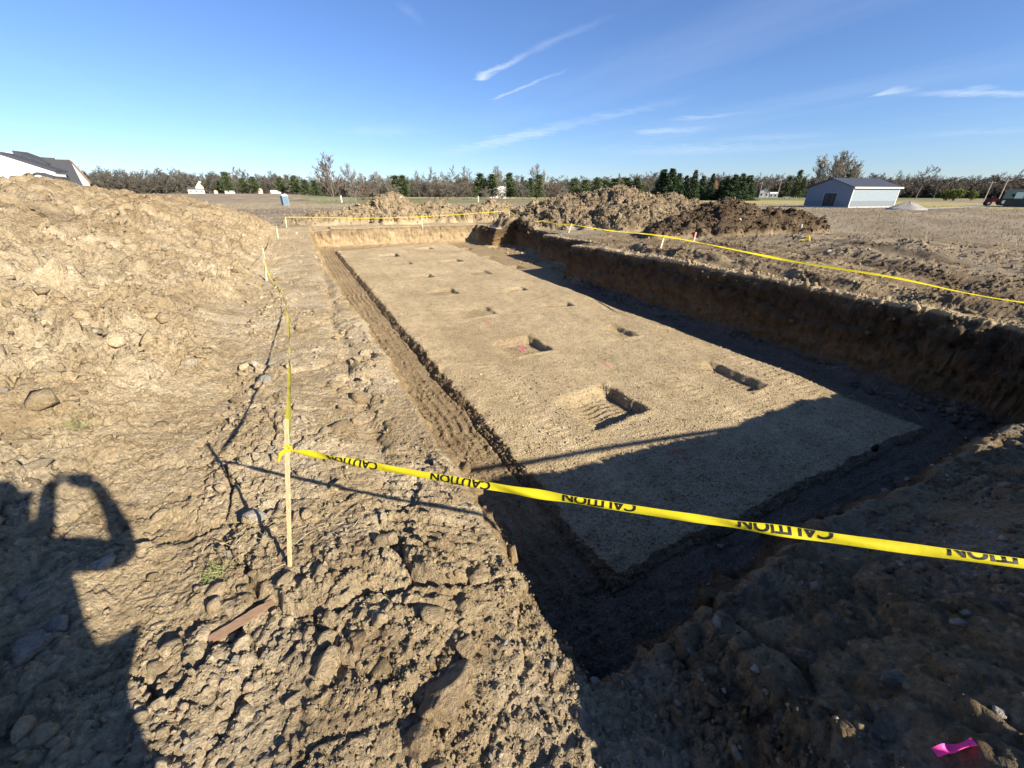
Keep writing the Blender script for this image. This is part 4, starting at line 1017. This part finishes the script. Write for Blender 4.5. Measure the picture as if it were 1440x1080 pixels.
MB().tube([(.4, .4, h_), (.4, .4, h_+.5)], .05).build('vent_pipe', TOIR, o)
# --- utility poles
POLE = simple('weathered_pole', (.42, .37, .31), .9, .15, 5)
for px, py0, py1, D, lb in ((1092, 278, 250.5, 320, 'utility pole at the left of the pair before the bare poplar'), (1119, 279, 250, 300, 'utility pole just left of the blue grey shed'),
                        (1066.5, 278, 256, 340, 'short thin utility pole beside the white cottage'), (1384.5, 284, 254.5, 270, 'thin pole standing left of the red tractor'),
                        (1404.5, 286, 251, 230, 'tall light pole rising by the red tractor')):
    f = Fr(px, D); h_ = pd(px+6, py1, D).z-f.o.z
    o = empty('utility_pole', f.o, f.rz+.3, lb, 'utility pole', 'utility poles along the road')
    MB().tube([(0, 0, -.3), (0, 0, h_*.5), (0, 0, h_)], [.19, .16, .12], 8).build('pole', POLE, o)
    MB().box(-1.1, -.06, h_-.75, 1.1, .06, h_-.62).build('crossarm', POLE, o)
    for k in (-.95, -.45, .45, .95): MB().tube([(k, 0, h_-.62), (k, 0, h_-.42)], .05, 6).build('insulator', TRIM, o)
# --- red tractor
RED = simple('tractor_red', (.20, .022, .03), .4, .1, 6); TYRE = simple('tyre_rubber', (.02, .02, .022), .9, .1)
f = Fr(1402, 145); o = empty('tractor', f.o, f.rz+.25, 'dark red tractor parked by the tall pole in the field', 'tractor')
MB().box(-1.7, -.35, .75, .2, .35, 1.45).build('hood', RED, o, .06)
MB().box(-1.74, -.28, .8, -1.71, .28, 1.35).build('grille', TYRE, o)
MB().box(.3, -.6, .8, 1.5, .6, 1.2).build('fender', RED, o, .08)
cb = MB().box(.25, -.55, 1.2, .32, -.48, 2.3).box(1.35, -.55, 1.2, 1.42, -.48, 2.3).box(.25, .48, 1.2, .32, .55, 2.3).box(1.35, .48, 1.2, 1.42, .55, 2.3).box(.15, -.62, 2.3, 1.5, .62, 2.4).build('cab', TYRE, o)
MB().box(.6, -.25, 1.2, 1.2, .25, 1.5).build('seat', TYRE, o)
for x, r_, wd_ in ((1.0, .75, .42), (-1.2, .48, .3)):
    for s in (-1, 1):
        t_ = MB().tube([(x, s*.62, r_), (x, s*(.62+wd_), r_)], r_, 20).build('wheel', TYRE, o)
        MB().tube([(x, s*(.62+wd_), r_), (x, s*(.64+wd_), r_)], r_*.5, 14).build('rim', simple('rim_paint', (.5, .45, .4), .6), t_)
# --- white car
f = Fr(1106, 330); o = empty('parked_car', f.o, f.rz, 'white car parked between the two tallest poles by the road', 'car'); CARW = simple('white_paint', (.75, .75, .75), .3, .02)
q = MB(); q.poly_prism([(-2.1, -.8, .3), (2.1, -.8, .3), (2.15, -.8, .75), (1.3, -.8, .9), (.7, -.8, 1.42), (-1.1, -.8, 1.45), (-1.9, -.8, .95), (-2.15, -.8, .85)], (0, 1.6, 0)); q.build('body', CARW, o)
MB().poly_prism([(1.1, -.815, .92), (.62, -.815, 1.36), (-1.0, -.815, 1.38), (-1.6, -.815, .97)], (0, .01, 0)).build('side_window', GLASS, o)
for x in (-1.3, 1.35):
    for s in (-1, 1): MB().tube([(x, s*.65, .33), (x, s*.84, .33)], .33, 16).build('wheel', TYRE, o)
# --- grey heap of gravel beside the shed
f = Fr(1280, 92); hh = f.ztop(1278, 283.4); w = 2.9
r = np.random.default_rng(5); na, nr = 64, 22; V_ = [(0, 0, hh)]; F_ = []
for i in range(1, nr+1):
    for k in range(na):
        a = 2*math.pi*k/na; rr = i/nr; x, y = math.cos(a)*rr*w*(1+.08*math.sin(3*a+1)), math.sin(a)*rr*w*.9
        V_.append((x, y, hh*(1-rr)**.85*(1+.10*math.sin(5*a)*rr)+r.normal(0, .02)-.1*(rr > .95)))
for k in range(na): F_.append((0, 1+k, 1+(k+1) % na))
for i in range(nr-1):
    for k in range(na):
        a, b = 1+i*na+k, 1+i*na+(k+1) % na; F_.append((a, a+na, b+na)); F_.append((a, b+na, b))
me = np_mesh('gravel_heap', V_, np.array(F_)); set_soil(me, np.tile(np.array((.34, .33, .31, 1.)), (len(V_), 1)))
o = link('gravel_heap', me, SOIL); o.location = f.o; tag(o, 'grey heap of gravel beside the right end of the steel shed', 'gravel heap')
# --- farm drive: a light gravel strip across the field
V_ = []; F_ = []
for k in range(40):
    t = k/39; c_ = pd(1296, 280, 95).lerp(pd(1420, 280, 150), t); n_ = Vector((.55, -.83, 0)); 
    for s in (-1, 1): q = c_+n_*s*1.5; V_.append((q.x, q.y, zat(q.x, q.y)+.05))
    if k: F_.append((2*k-2, 2*k-1, 2*k+1, 2*k))
me = np_mesh('path', V_, np.array(F_)); set_soil(me, np.tile(np.array((.42, .40, .35, 1.)), (len(V_), 1))); link('path', me, SOIL)['kind'] = 'structure'
# --- rail fences
FEN = simple('fence_wood', (.20, .18, .14), .9, .2, 4)
def fence(px0, px1, D0, D1, label, h=1.25, step=2.6):
    a, b = pd(px0, 280, D0), pd(px1, 280, D1); a.z = zat(a.x, a.y); b.z = zat(b.x, b.y)
    o = empty('rail_fence', a, math.atan2(b.y-a.y, b.x-a.x), label, 'fence', 'rail fences by the wood'); L = (Vector((b.x, b.y, 0))-Vector((a.x, a.y, 0))).length; dz = b.z-a.z
    n = max(int(L/step), 2)
    for k in range(n+1): MB().tube([(L*k/n, 0, -.3+dz*k/n), (L*k/n, 0, h+dz*k/n)], .08, 6).build('post', FEN, o)
    for zz_ in (.35, .75, 1.1): MB().poly_prism([(0, -.09, zz_), (L, -.09, zz_+dz), (L, -.09, zz_+dz+.13), (0, -.09, zz_+.13)], (0, -.03, 0)).build('rail', FEN, o)
fence(592, 752, 145, 140, 'dark rail fence behind the low heaps beyond the far pit edge')
fence(436, 500, 150, 148, 'dark rail fence left of the tan heap, under the tall bare tree')
f = Fr(480, 146); tag(MB().box(-.14, -.14, -.3, .14, .14, 1.9, Matrix.Translation(f.o)).build('white_post', TRIM), 'white post standing before the fence under the tall bare tree', 'post')
f = Fr(672.5, 138); tag(MB().box(-.12, -.12, -.3, .12, .12, 1.7, Matrix.Translation(f.o)).build('white_post', simple('pale_post', (.6, .55, .42), .8)), 'pale post beside the rail fence near the low heaps', 'post')

# ================================================================== TREES
BARK = simple('grey_bark', (.17, .145, .12), .95, .2, 3); TWIG = simple('bare_twigs', (.128, .115, .095), .95, .2, 2); TWIGR = simple('reddish_twigs', (.165, .128, .10), .95, .2, 2)
TWIGP = simple('pale_twigs', (.23, .205, .165), .95, .2, 2)
NEED = simple('spruce_needles', (.045, .072, .032), .9, .35, 1.5); NEEDL = simple('pine_needles', (.075, .10, .042), .9, .35, 1.5); LEAFY = simple('yellow_green_leaves', (.12, .145, .03), .8, .3, 1.5)
def prisms(segs):
    """segs (n,8): p0, p1, r0, r1 -> three-sided tapering sticks"""
    S = np.array(segs); p0, p1, r0, r1 = S[:, :3], S[:, 3:6], S[:, 6], S[:, 7]
    t = p1-p0; t /= np.maximum(np.linalg.norm(t, axis=1, keepdims=True), 1e-6)
    ref = np.where(np.abs(t[:, 2:3]) > .9, np.array([[1., 0, 0]]), np.array([[0, 0, 1.]])); a = np.cross(t, ref); a /= np.linalg.norm(a, axis=1, keepdims=True); b = np.cross(t, a)
    n = len(S); V_ = np.zeros((n, 6, 3))
    for k in range(3):
        w = math.cos(k*2.0944)*a+math.sin(k*2.0944)*b
        V_[:, k] = p0+w*r0[:, None]; V_[:, k+3] = p1+w*r1[:, None]
    f = np.array([(0, 1, 4, 3), (1, 2, 5, 4), (2, 0, 3, 5)]); F_ = (f[None]+(np.arange(n)*6)[:, None, None]).reshape(-1, 4)
    return V_.reshape(-1, 3), F_
def bare_tree(seed, H=10., spread=.45, fork=.25, up=.35, depth=5, twig=.022, nlimb=9, multi=1):
    r = np.random.default_rng(seed); limbs = []; twigs = []
    def grow(p, d, L, rad, lev):
        n = 3; q = p
        for i in range(n):
            d = d+r.normal(0, .10+.03*lev, 3)+np.array((0, 0, up*.10)); d /= np.linalg.norm(d)
            e = q+d*L/n; r0 = rad*(1-.25*i/n); r1 = rad*(1-.25*(i+1)/n)
            (limbs if lev < 2 else twigs).append((*q, *e, max(r0, twig), max(r1, twig))); 
            if lev >= 1 and lev < depth and r.random() < .75: side(e, d, L*.55*r.uniform(.7, 1.1), rad*.5, lev+1)
            q = e
        if lev < depth:
            for _ in range(2): side(q, d, L*.66*r.uniform(.8, 1.15), rad*.62, lev+1, .6)
    def side(p, d, L, rad, lev, k=1.):
        a = r.normal(size=3); a -= a@d*d; a /= np.linalg.norm(a); s = spread*k*r.uniform(.7, 1.5)
        grow(p, (d*math.cos(s)+a*math.sin(s)), L, rad, lev)
    for m_ in range(multi):
        p = np.array((r.normal(0, .25)*(multi > 1), r.normal(0, .25)*(multi > 1), -.3)); lean = np.array((r.normal(0, .05+.1*(multi > 1)), r.normal(0, .05+.1*(multi > 1)), 1))
        n = 7; d = lean; rt = H*.016/(multi**.4)
        for i in range(n):
            d = d/np.linalg.norm(d)+r.normal(0, .04, 3)*np.array((1, 1, .3)); d /= np.linalg.norm(d)
            e = p+d*H*.62/n; limbs.append((*p, *e, rt*(1-.8*i/n), rt*(1-.8*(i+1)/n)))
            if (i+1)/n > fork:
                for _ in range(max(1, round(nlimb/n/multi+r.random()-.3))): side(e, d, H*.20*(1.25-.55*i/n)*r.uniform(.8, 1.2), rt*(1-.75*i/n)*.5, 1, 1.5)
            p = e
        grow(p, d, H*.18, rt*.22, 1)
    a, b = prisms(limbs), prisms(twigs)
    top = max(a[0][:, 2].max(), b[0][:, 2].max())
    return (a[0]/top, a[1]), (b[0]/top, b[1])
def leaf_tris(C_, size, r, droop=None):
    n = len(C_); d = r.normal(size=(n, 3)); d /= np.linalg.norm(d, axis=1, keepdims=True)
    if droop is not None: d = d*.55+droop; d /= np.linalg.norm(d, axis=1, keepdims=True)
    q = np.cross(d, r.normal(size=(n, 3))); q /= np.linalg.norm(q, axis=1, keepdims=True); s = size*r.uniform(.6, 1.4, (n, 1))
    V_ = np.stack([C_-d*s*.5-q*s*.22, C_-d*s*.5+q*s*.22, C_+d*s*.6], 1)
    return V_.reshape(-1, 3), np.arange(n*3).reshape(-1, 3)
def conifer(seed, kind):
    r = np.random.default_rng(seed); P_ = []; D_ = []; limbs = [(0, 0, -.03, 0, 0, .5, .018, .012), (0, 0, .5, 0, 0, .97, .012, .003)]
    lv = 26 if kind == 'spruce' else 15
    for i in range(lv):
        z = (.05 if kind == 'spruce' else .14)+(i/lv)*(.93 if kind == 'spruce' else .80)
        tt = (1-z)
        R_ = (.26*tt**.85+.008) if kind == 'spruce' else .24*min(tt+.02, .8)**.6*(.5+.75*r.random())+.012
        nb = 9 if kind == 'spruce' else 7
        for k in range(nb):
            a = r.uniform(0, 6.28); L_ = R_*r.uniform(.72, 1.18); d = np.array((math.cos(a), math.sin(a), (-.28 if kind == 'spruce' else .22)*r.uniform(.5, 1.4)))
            b0 = np.array((0, 0, z+r.normal(0, .008))); limbs.append((*b0, *(b0+d*L_*.9), .005, .0015))
            m = int((26 if kind == 'spruce' else 25)*(.35+L_/.26))
            t_ = np.sqrt(r.random(m)) if kind == 'spruce' else r.random(m)**.55
            sp = .022+.030*(1 if kind == 'spruce' else 1.7)*t_[:, None]*(L_/.26)
            P_.append(b0+d*L_*t_[:, None]+r.normal(size=(m, 3))*sp*np.array((1, 1, .7))); D_.append(np.tile(d*.9, (m, 1)))
    P_ = np.concatenate(P_); D_ = np.concatenate(D_)
    return prisms(limbs), leaf_tris(P_, .055 if kind == 'spruce' else .06, r, D_)
def bush(seed):
    r = np.random.default_rng(seed); P_ = []; limbs = []
    for k in range(16):
        a = r.uniform(0, 6.28); d = np.array((math.cos(a)*r.uniform(.1, .55), math.sin(a)*r.uniform(.1, .55), 1)); L_ = r.uniform(.5, .95); limbs.append((0, 0, -.05, *(d*L_*.9), .015, .004))
        c = d*L_*.8; P_.append(c+r.normal(size=(130, 3))*np.array((.14, .14, .13)))
    P_ = np.concatenate(P_); P_[:, 2] = np.abs(P_[:, 2]); return prisms(limbs), leaf_tris(P_, .11, r)
def mk(geo, trunk_mat, crown_mat, nm):
    (tv, tf_), (cv, cf) = geo
    mt, mc = np_mesh(nm+'_trunk', tv, tf_, True), np_mesh(nm+'_crown', cv, cf); mt.materials.append(trunk_mat); mc.materials.append(crown_mat); return mt, mc
KIND = {
 'tall': [mk(bare_tree(21, 10, .33, .12, .5, 4, .030, 16), BARK, TWIGR, 'tall')],
 'round': [mk(bare_tree(s_, 10, .55, .22, .3, 4, .034, 10), BARK, m_, 'round') for s_, m_ in ((31, TWIG), (32, TWIGR), (33, TWIG))],
 'slender': [mk(bare_tree(s_, 10, .30, .35, .8, 4, .026, 8, 2), BARK, TWIGP, 'slender') for s_ in (41, 42)],
 'poplar': [mk(bare_tree(s_, 10, .27, .30, .9, 4, .030, 9, 3), BARK, TWIGP, 'poplar') for s_ in (51, 52)],
 'sparse': [mk(bare_tree(61, 10, .60, .40, .35, 4, .040, 8), BARK, TWIG, 'sparse')],
 'thicket': [mk(bare_tree(s_, 10, .62, .05, .2, 4, .045, 12, 3), BARK, m_, 'thicket') for s_, m_ in ((71, TWIG), (72, TWIGR), (73, TWIGP))],
 'spruce': [mk(conifer(s_, 'spruce'), BARK, NEED, 'spruce') for s_ in (81, 82, 83)],
 'pine': [mk(conifer(s_, 'pine'), BARK, NEEDL, 'pine') for s_ in (91, 92, 93)],
 'bush': [mk(bush(s_), BARK, LEAFY, 'bush') for s_ in (95, 96)],
}
ORD = 'first second third fourth fifth sixth seventh eighth ninth tenth eleventh twelfth thirteenth fourteenth fifteenth sixteenth'.split()
def plant(px, ytop, D, kind, wide, label, cat, group, name, ybase=None):
    D = D*float(np.interp(px, [300, 440, 470, 520, 900, 930, 1060, 1090, 1440], [2.45, 2.45, 1.5, 1.75, 1.75, 2.1, 2.1, 1.8, 1.75])); f = Fr(px, D); h_ = pd(px, ytop, D).z-f.o.z
    wide *= 1.3 if kind == 'pine' else 1
    mt, mc = random.choice(KIND[kind]); o = empty(name, f.o, random.uniform(0, 6.28), label, cat, group); o.scale = (h_*wide, h_*wide, h_)
    link('trunk', mt, None, o); link('crown', mc, None, o)
def row(items, kind, name, what, where, group, wide=1.0, D=150):
    cat = 'bush' if 'bush' in name else 'shrub' if 'shrub' in name else 'tree'
    items = sorted(items)
    for i, it in enumerate(items):
        px, yt = it[0], it[1]; dd_ = it[2] if len(it) > 2 else D; wd_ = it[3] if len(it) > 3 else wide
        lb = f'{ORD[i]} {what} from the left {where}' if len(items) > 1 else f'{what} {where}'
        plant(px, yt, dd_, kind, wd_*random.uniform(.93, 1.07), lb, cat, group, name)
row([(312, 254, 190), (325, 240, 185, 1.0), (347, 249, 180, 1.2), (362, 247, 178, 1.1), (399, 248, 172), (419, 244.5, 165, 1.1), (433, 251.5, 160), (446, 252.5, 158, 1.2)], 'pine', 'pine_tree', 'evergreen', 'along the left wood edge', 'left evergreens', 1.15)
row([(336, 233, 200), (380, 247, 210), (396, 243, 215), (300, 246, 220), (282, 247, 225)], 'round', 'bare_tree', 'bare grey tree', 'behind the left evergreens', 'bare trees behind the left evergreens')
row([(469, 213.5, 118, .95)], 'tall', 'bare_tree', 'tallest bare reddish tree', 'beside the rail fence, left of the tan heap', None)
row([(494, 228, 122), (512, 242, 130), (533, 240, 135), (548, 246, 128)], 'slender', 'bare_tree', 'slender bare tree', 'to the right of the tallest reddish tree', 'slender bare trees', 1.0)
row([(559, 244, 140, 1.2), (569, 243.5, 138, 1.1), (676, 240.5, 128, 1.1), (692, 242, 126, 1.1), (717, 240, 120, .95), (745, 248, 115, .9), (757, 243, 117, .8)], 'pine', 'pine_tree', 'green pine', 'behind the far pit edge', 'pines behind the far pit edge')
row([(530, 246, 142, 1.2), (590, 239, 128, 1.15), (605, 233, 132, 1.1), (620, 240, 126, 1.2), (637, 232, 140), (652, 233, 138), (664, 236, 140), (575, 249, 150, 1.2)], 'round', 'bare_tree', 'broad bare tree', 'in the wood beyond the far pit edge', 'broad bare trees')
row([(697, 232, 142), (755, 228.5, 118, 1.0), (767, 243, 125), (706, 240, 138)], 'slender', 'bare_tree', 'pale bare tree', 'near the white house beyond the pit', 'pale bare trees')
row([(612, 254, 110, 1.4), (630, 252, 108, 1.3), (650, 256, 106, 1.5), (683, 262, 100, 1.6), (700, 266, 96, 1.6), (735, 258, 105, 1.3), (775, 256, 108, 1.3), (792, 262, 105, 1.4), (520, 256, 115, 1.4), (500, 257, 112, 1.4), (556, 258, 110, 1.4)], 'thicket', 'bare_shrub', 'brown bare shrub', 'along the fence beyond the pit', 'bare shrubs along the fence', 1.3)
row([(806, 249, 125, 1.1), (822, 250.5, 128, 1.2), (838, 247.5, 122, 1.1), (862, 249, 135, 1.3), (878, 247.5, 138, 1.3), (893, 248, 136, 1.3), (850, 251, 140, 1.3)], 'pine', 'pine_tree', 'green pine', 'behind the big clod heap', 'pines behind the big heap')
row([(797, 247, 150), (868, 243, 170), (908, 241, 165), (914, 243, 160), (1030, 243, 180), (1058, 242, 185), (1075, 244, 185)], 'round', 'bare_tree', 'bare tree', 'in the wood behind the spruces', 'bare trees behind the spruces')
row([(928, 237.5, 92), (940, 236, 90), (950, 243, 93, 1.1), (961, 246, 94, 1.1), (972, 238.5, 90, .95), (984, 247, 93, 1.1), (997, 243.5, 95, .9), (1018, 247, 93, 1.05), (1028, 245, 91), (1038, 243.5, 92), (1048, 246, 94), (1012, 252, 96)], 'spruce', 'spruce_tree', 'dark spruce', 'in the dense row right of the big clod heap', 'row of dark spruces', 1.45)
row([(1116, 236, 160, .62), (1103, 246, 165, .6), (1124, 247, 158, .6), (1183, 241, 190, .7)], 'pine', 'pine_tree', 'dark pine', 'near the poles left of the steel shed', 'pines by the shed')
row([(1146, 216, 190), (1160, 212.5, 192), (1172, 218, 195), (1184, 224, 196), (1196, 236, 198, 1.2)], 'poplar', 'poplar_tree', 'tall bare poplar', 'in the clump behind the steel shed', 'bare poplars behind the shed', 1.0)
row([(1287, 231, 170, 1.0)], 'sparse', 'bare_tree', 'lone open crowned bare tree', 'right of the steel shed', None)
row([(1213, 244, 210), (1232, 242, 215), (1253, 239, 218), (1262, 243, 212), (1312, 247, 220), (1330, 248, 222), (1362, 245, 220), (1385, 244, 215), (1416, 238, 205), (1432, 246, 215), (1346, 249, 216)], 'round', 'bare_tree', 'bare grey tree', 'in the wood right of the steel shed', 'bare trees of the right wood')
row([(1331, 266.5, 150, 1.3), (1341, 265.5, 148, 1.3), (1366, 267.5, 152, .8)], 'bush', 'leafy_bush', 'yellow green bush', 'before the right wood', 'leafy bushes')
# far woods that read as one mass
r = np.random.default_rng(77); Vs, Fs = [], []; nb_ = 0
src_ = [bare_tree(s_, 10, .6, .08, .4, 4, .042, 9) for s_ in (201, 202, 203, 204, 205)]
for px in np.arange(-40, 1490, 5.2):
    base = np.interp(px, [0, 130, 300, 460, 520, 800, 900, 1100, 1300, 1440], [243, 240, 243, 250, 250, 252, 247, 247, 249, 248])
    for D in ((235, 265) if px > 1e9 else ((520, 570) if px < 440 else (420, 470))):
        p_ = px+r.uniform(-3, 3); yt = base+r.normal(0, 3.0)+(1.5 if D in (420, 520) else 0); q = pd(p_, 280, D+r.uniform(-20, 20)); z = .8 if px < 440 else -1.0; h_ = pd(p_, yt, D).z-z
        (tv, tf_), (cv, cf) = src_[r.integers(0, 5)]; a = r.uniform(0, 6.28); c, s = math.cos(a), math.sin(a)
        for v_, f_ in ((tv, tf_), (cv, cf)):
            w_ = v_*np.array((h_*1.15, h_*1.15, h_)); w_ = np.stack([w_[:, 0]*c-w_[:, 1]*s, w_[:, 0]*s+w_[:, 1]*c, w_[:, 2]], 1)+np.array((q.x, q.y, z))
            Vs.append(w_); Fs.append(f_+nb_); nb_ += len(w_)
tag(link('far_wood', np_mesh('far_wood', np.concatenate(Vs), np.concatenate(Fs)), simple('far_wood_twigs', (.108, .098, .082), .95, .25, .25)), 'continuous brown leafless wood along the horizon', 'wood', kind='stuff')
# undergrowth closing the foot of the wood
P_ = []
for px in np.arange(-40, 1490, .8):
    q = pd(px, 280, (525 if px < 440 else 430)+r.uniform(-20, 20)); P_.append(np.array((q.x, q.y, .8 if px < 440 else -1.))+r.normal(size=(22, 3))*np.array((3, 3, 0))+np.array((0, 0, 1))*r.uniform(0, 1, (22, 1))**1.2*10.5)
P_ = np.concatenate(P_); v_, f_ = leaf_tris(P_, 2.6, r)
tag(link('undergrowth', np_mesh('undergrowth', v_, f_), simple('brush', (.10, .09, .072), .95, .3, .2)), 'brown undergrowth at the foot of the far wood', 'undergrowth', kind='stuff')
# stubble and dry grass of the fields
w = ((1-np.clip(cloddy, 0, 1))*(1-pit)*(np.maximum(sst(30, 33, Y+pn(X*.5, Y*.5)), sst(17, 24, X+2*pn(X*.2, Y*.2)))*(DD < 130)*(DD > 12)/np.maximum(DD, 10.)**1.3*(X > -60))).reshape(-1)*AREA
n = 26000; idx = r.choice(len(w), n, p=w/w.sum()); ctr = PF[idx]+r.normal(size=(n, 3))*np.sqrt(AREA[idx])[:, None]*np.array((.4, .4, 0))
k = 3; C_ = np.repeat(ctr, k, 0)+r.normal(size=(n*k, 3))*np.array((.05, .05, 0)); a = r.uniform(0, 6.28, n*k); dist_ = np.hypot(C_[:, 0], C_[:, 1])
L_ = r.uniform(.06, .20, n*k); wd_ = .006+dist_*.00025; le = r.normal(size=(n*k, 2))*.6
t_ = C_+np.stack([le[:, 0]*L_, le[:, 1]*L_, L_], 1); sd2 = np.stack([np.cos(a)*wd_, np.sin(a)*wd_, 0*a], 1)
V_ = np.stack([C_-sd2, C_+sd2, t_], 1).reshape(-1, 3)
tag(link('dry_grass', np_mesh('dry_grass', V_, np.arange(len(V_)).reshape(-1, 3)), simple('stubble', (.30, .245, .16), .9, .35, .6)), 'dry pale stubble growing over the fields', 'grass', kind='stuff')


# ================================================================== WORLD, SUN
SUN_EL, SUN_AZ = 26.0, 152.5           # azimuth clockwise from +Y
wd = bpy.data.worlds.new('World'); sc.world = wd; wd.use_nodes = True
nt = wd.node_tree; nt.nodes.clear()
wo = nt.nodes.new('ShaderNodeOutputWorld'); bg = nt.nodes.new('ShaderNodeBackground'); nt.links.new(bg.outputs[0], wo.inputs[0])
sky = nt.nodes.new('ShaderNodeTexSky'); sky.sky_type = 'NISHITA'; sky.sun_disc = False
sky.sun_elevation = R(SUN_EL); sky.sun_rotation = R(SUN_AZ); sky.air_density = 1.0; sky.dust_density = .1; sky.ozone_density = 3.0; sky.altitude = 200
bg.inputs['Strength'].default_value = .055
hs = nt.nodes.new('ShaderNodeMix'); hs.data_type = 'RGBA'; hs.blend_type = 'MULTIPLY'; hs.inputs[0].default_value = 1
nt.links.new(sky.outputs[0], hs.inputs[6]); hs.inputs[7].default_value = (.78, .92, 1.24, 1); sky_out = hs.outputs[2]
# thin contrails and cirrus, as streaks on a high cloud deck (direction projected on a plane)
def skyP(px, py):
    X_, Y_, u_ = ray(px, py); return X_/u_, Y_/u_
geo = nt.nodes.new('ShaderNodeTexCoord'); sepd = nt.nodes.new('ShaderNodeSeparateXYZ'); nt.links.new(geo.outputs['Generated'], sepd.inputs[0])
def M_(op, a, b=None, clamp=False):
    n = nt.nodes.new('ShaderNodeMath'); n.operation = op; n.use_clamp = clamp
    for s_, q_ in zip(n.inputs, (a, b)):
        if q_ is None: continue
        if isinstance(q_, (int, float)): s_.default_value = q_
        else: nt.links.new(q_, s_)
    return n.outputs[0]
zz = M_('MAXIMUM', sepd.outputs[2], .02)
px_, py_ = M_('DIVIDE', sepd.outputs[0], zz), M_('DIVIDE', sepd.outputs[1], zz)
cmb = nt.nodes.new('ShaderNodeCombineXYZ'); nt.links.new(px_, cmb.inputs[0]); nt.links.new(py_, cmb.inputs[1])
def wnoise(scale, det, stretch=None, rot=0):
    src = cmb.outputs[0]
    if stretch:
        mp = nt.nodes.new('ShaderNodeMapping'); mp.inputs['Scale'].default_value = stretch; mp.inputs['Rotation'].default_value = (0, 0, rot); nt.links.new(src, mp.inputs[0]); src = mp.outputs[0]
    n = nt.nodes.new('ShaderNodeTexNoise'); n.inputs['Scale'].default_value = scale; n.inputs['Detail'].default_value = det; n.inputs['Roughness'].default_value = .6
    nt.links.new(src, n.inputs['Vector']); return n.outputs['Fac']
n1 = wnoise(3.0, 6.0); n2 = wnoise(.8, 4.0)
warp = M_('MULTIPLY', M_('SUBTRACT', n1, .5), 1.0)
total = None
# (start px, end px, half width px at start/end, strength, fade at start, fade at end)
STREAKS = [((668, 113), (762, 66), 7, 6, .55, .04, .9), ((745, 72), (870, 18), 7, 8, .16, .2, .9), ((690, 141), (805, 95), 2.5, 3, .30, .1, .5), ((610, 222), (860, 160), 9, 9, .34, .5, .3),
           ((840, 168), (985, 132), 9, 5, .15, .2, .8), ((1232, 131), (1292, 128), 8, 5, .36, .15, .6), ((1280, 130), (1480, 133), 5, 5, .30, .3, .1), ((1350, 128), (1410, 122), 6, 4, .24, .3, .5),
           ((890, 187), (1010, 180), 5, 4, .30, .2, .7), ((940, 170), (1060, 157), 4, 3, .22, .3, .6), ((830, 217), (1180, 205), 9, 8, .30, .4, .5), ((1000, 195), (1200, 190), 5, 5, .14, .4, .5),
           ((1270, 190), (1480, 182), 6, 6, .14, .4, .2), ((470, 190), (610, 180), 12, 7, .10, .5, .5), ((560, 0), (600, 40), 12, 10, .07, .3, .7)]
for a, b, wa, wb, st_, fa, fb in STREAKS:
    A_, B_ = skyP(*a), skyP(*b)
    dx, dy = B_[0]-A_[0], B_[1]-A_[1]; l2 = dx*dx+dy*dy; L_ = math.sqrt(l2)
    def hw(p, w):
        q0, q1 = skyP(p[0], p[1]-w), skyP(p[0], p[1]+w)
        return abs((q1[0]-q0[0])*(-dy/L_)+(q1[1]-q0[1])*(dx/L_))/2
    ha, hb = hw(a, wa), hw(b, wb)
    rx, ry = M_('SUBTRACT', px_, A_[0]), M_('SUBTRACT', py_, A_[1])
    t = M_('DIVIDE', M_('ADD', M_('MULTIPLY', rx, dx), M_('MULTIPLY', ry, dy)), l2)
    cr_ = M_('DIVIDE', M_('SUBTRACT', M_('MULTIPLY', rx, -dy), M_('MULTIPLY', ry, -dx)), L_)
    w_ = M_('ADD', M_('MULTIPLY', t, hb-ha), ha)
    w_ = M_('MAXIMUM', w_, min(ha, hb)*.3)
    dist = M_('ABSOLUTE', M_('ADD', M_('DIVIDE', cr_, w_), M_('MULTIPLY', warp, 3.2)))
    prof_ = M_('SUBTRACT', 1.0, dist, True)
    prof_ = M_('MULTIPLY', prof_, M_('DIVIDE', t, fa, True)); prof_ = M_('MULTIPLY', prof_, M_('DIVIDE', M_('SUBTRACT', 1.0, t), fb, True))
    prof_ = M_('MULTIPLY', M_('POWER', prof_, .9), st_*.85)
    total = prof_ if total is None else M_('ADD', total, prof_)
total = M_('MULTIPLY', total, M_('ADD', M_('MULTIPLY', n2, 1.1), .7), True)
veil = M_('MULTIPLY', M_('SUBTRACT', wnoise(.5, 6.0, (1.0, .25, 1), R(-20)), .5, True), .35)
total = M_('ADD', total, M_('MULTIPLY', veil, 1.0), True)
total = M_('MULTIPLY', total, M_('MULTIPLY', M_('SUBTRACT', sepd.outputs[2], .03), 12., True))
mx = nt.nodes.new('ShaderNodeMix'); mx.data_type = 'RGBA'
nt.links.new(total, mx.inputs[0]); nt.links.new(sky_out, mx.inputs[6]); mx.inputs[7].default_value = (7.4, 8.2, 9.2, 1)
sky_out = mx.outputs[2]

nt.links.new(sky_out, bg.inputs['Color'])
sl = bpy.data.lights.new('sun', 'SUN'); so = bpy.data.objects.new('sun', sl); col.objects.link(so)
sl.energy = 5.0; sl.angle = R(.53); sl.color = (1, .90, .74)
sd_ = Vector((-math.sin(R(SUN_AZ))*math.cos(R(SUN_EL)), -math.cos(R(SUN_AZ))*math.cos(R(SUN_EL)), -math.sin(R(SUN_EL))))
so.rotation_euler = sd_.to_track_quat('-Z', 'Y').to_euler(); so.location = (20, -40, 30)
sc.view_settings.view_transform = 'Standard'; sc.view_settings.look = 'None'; sc.view_settings.exposure = 1.28; sc.view_settings.gamma = 1
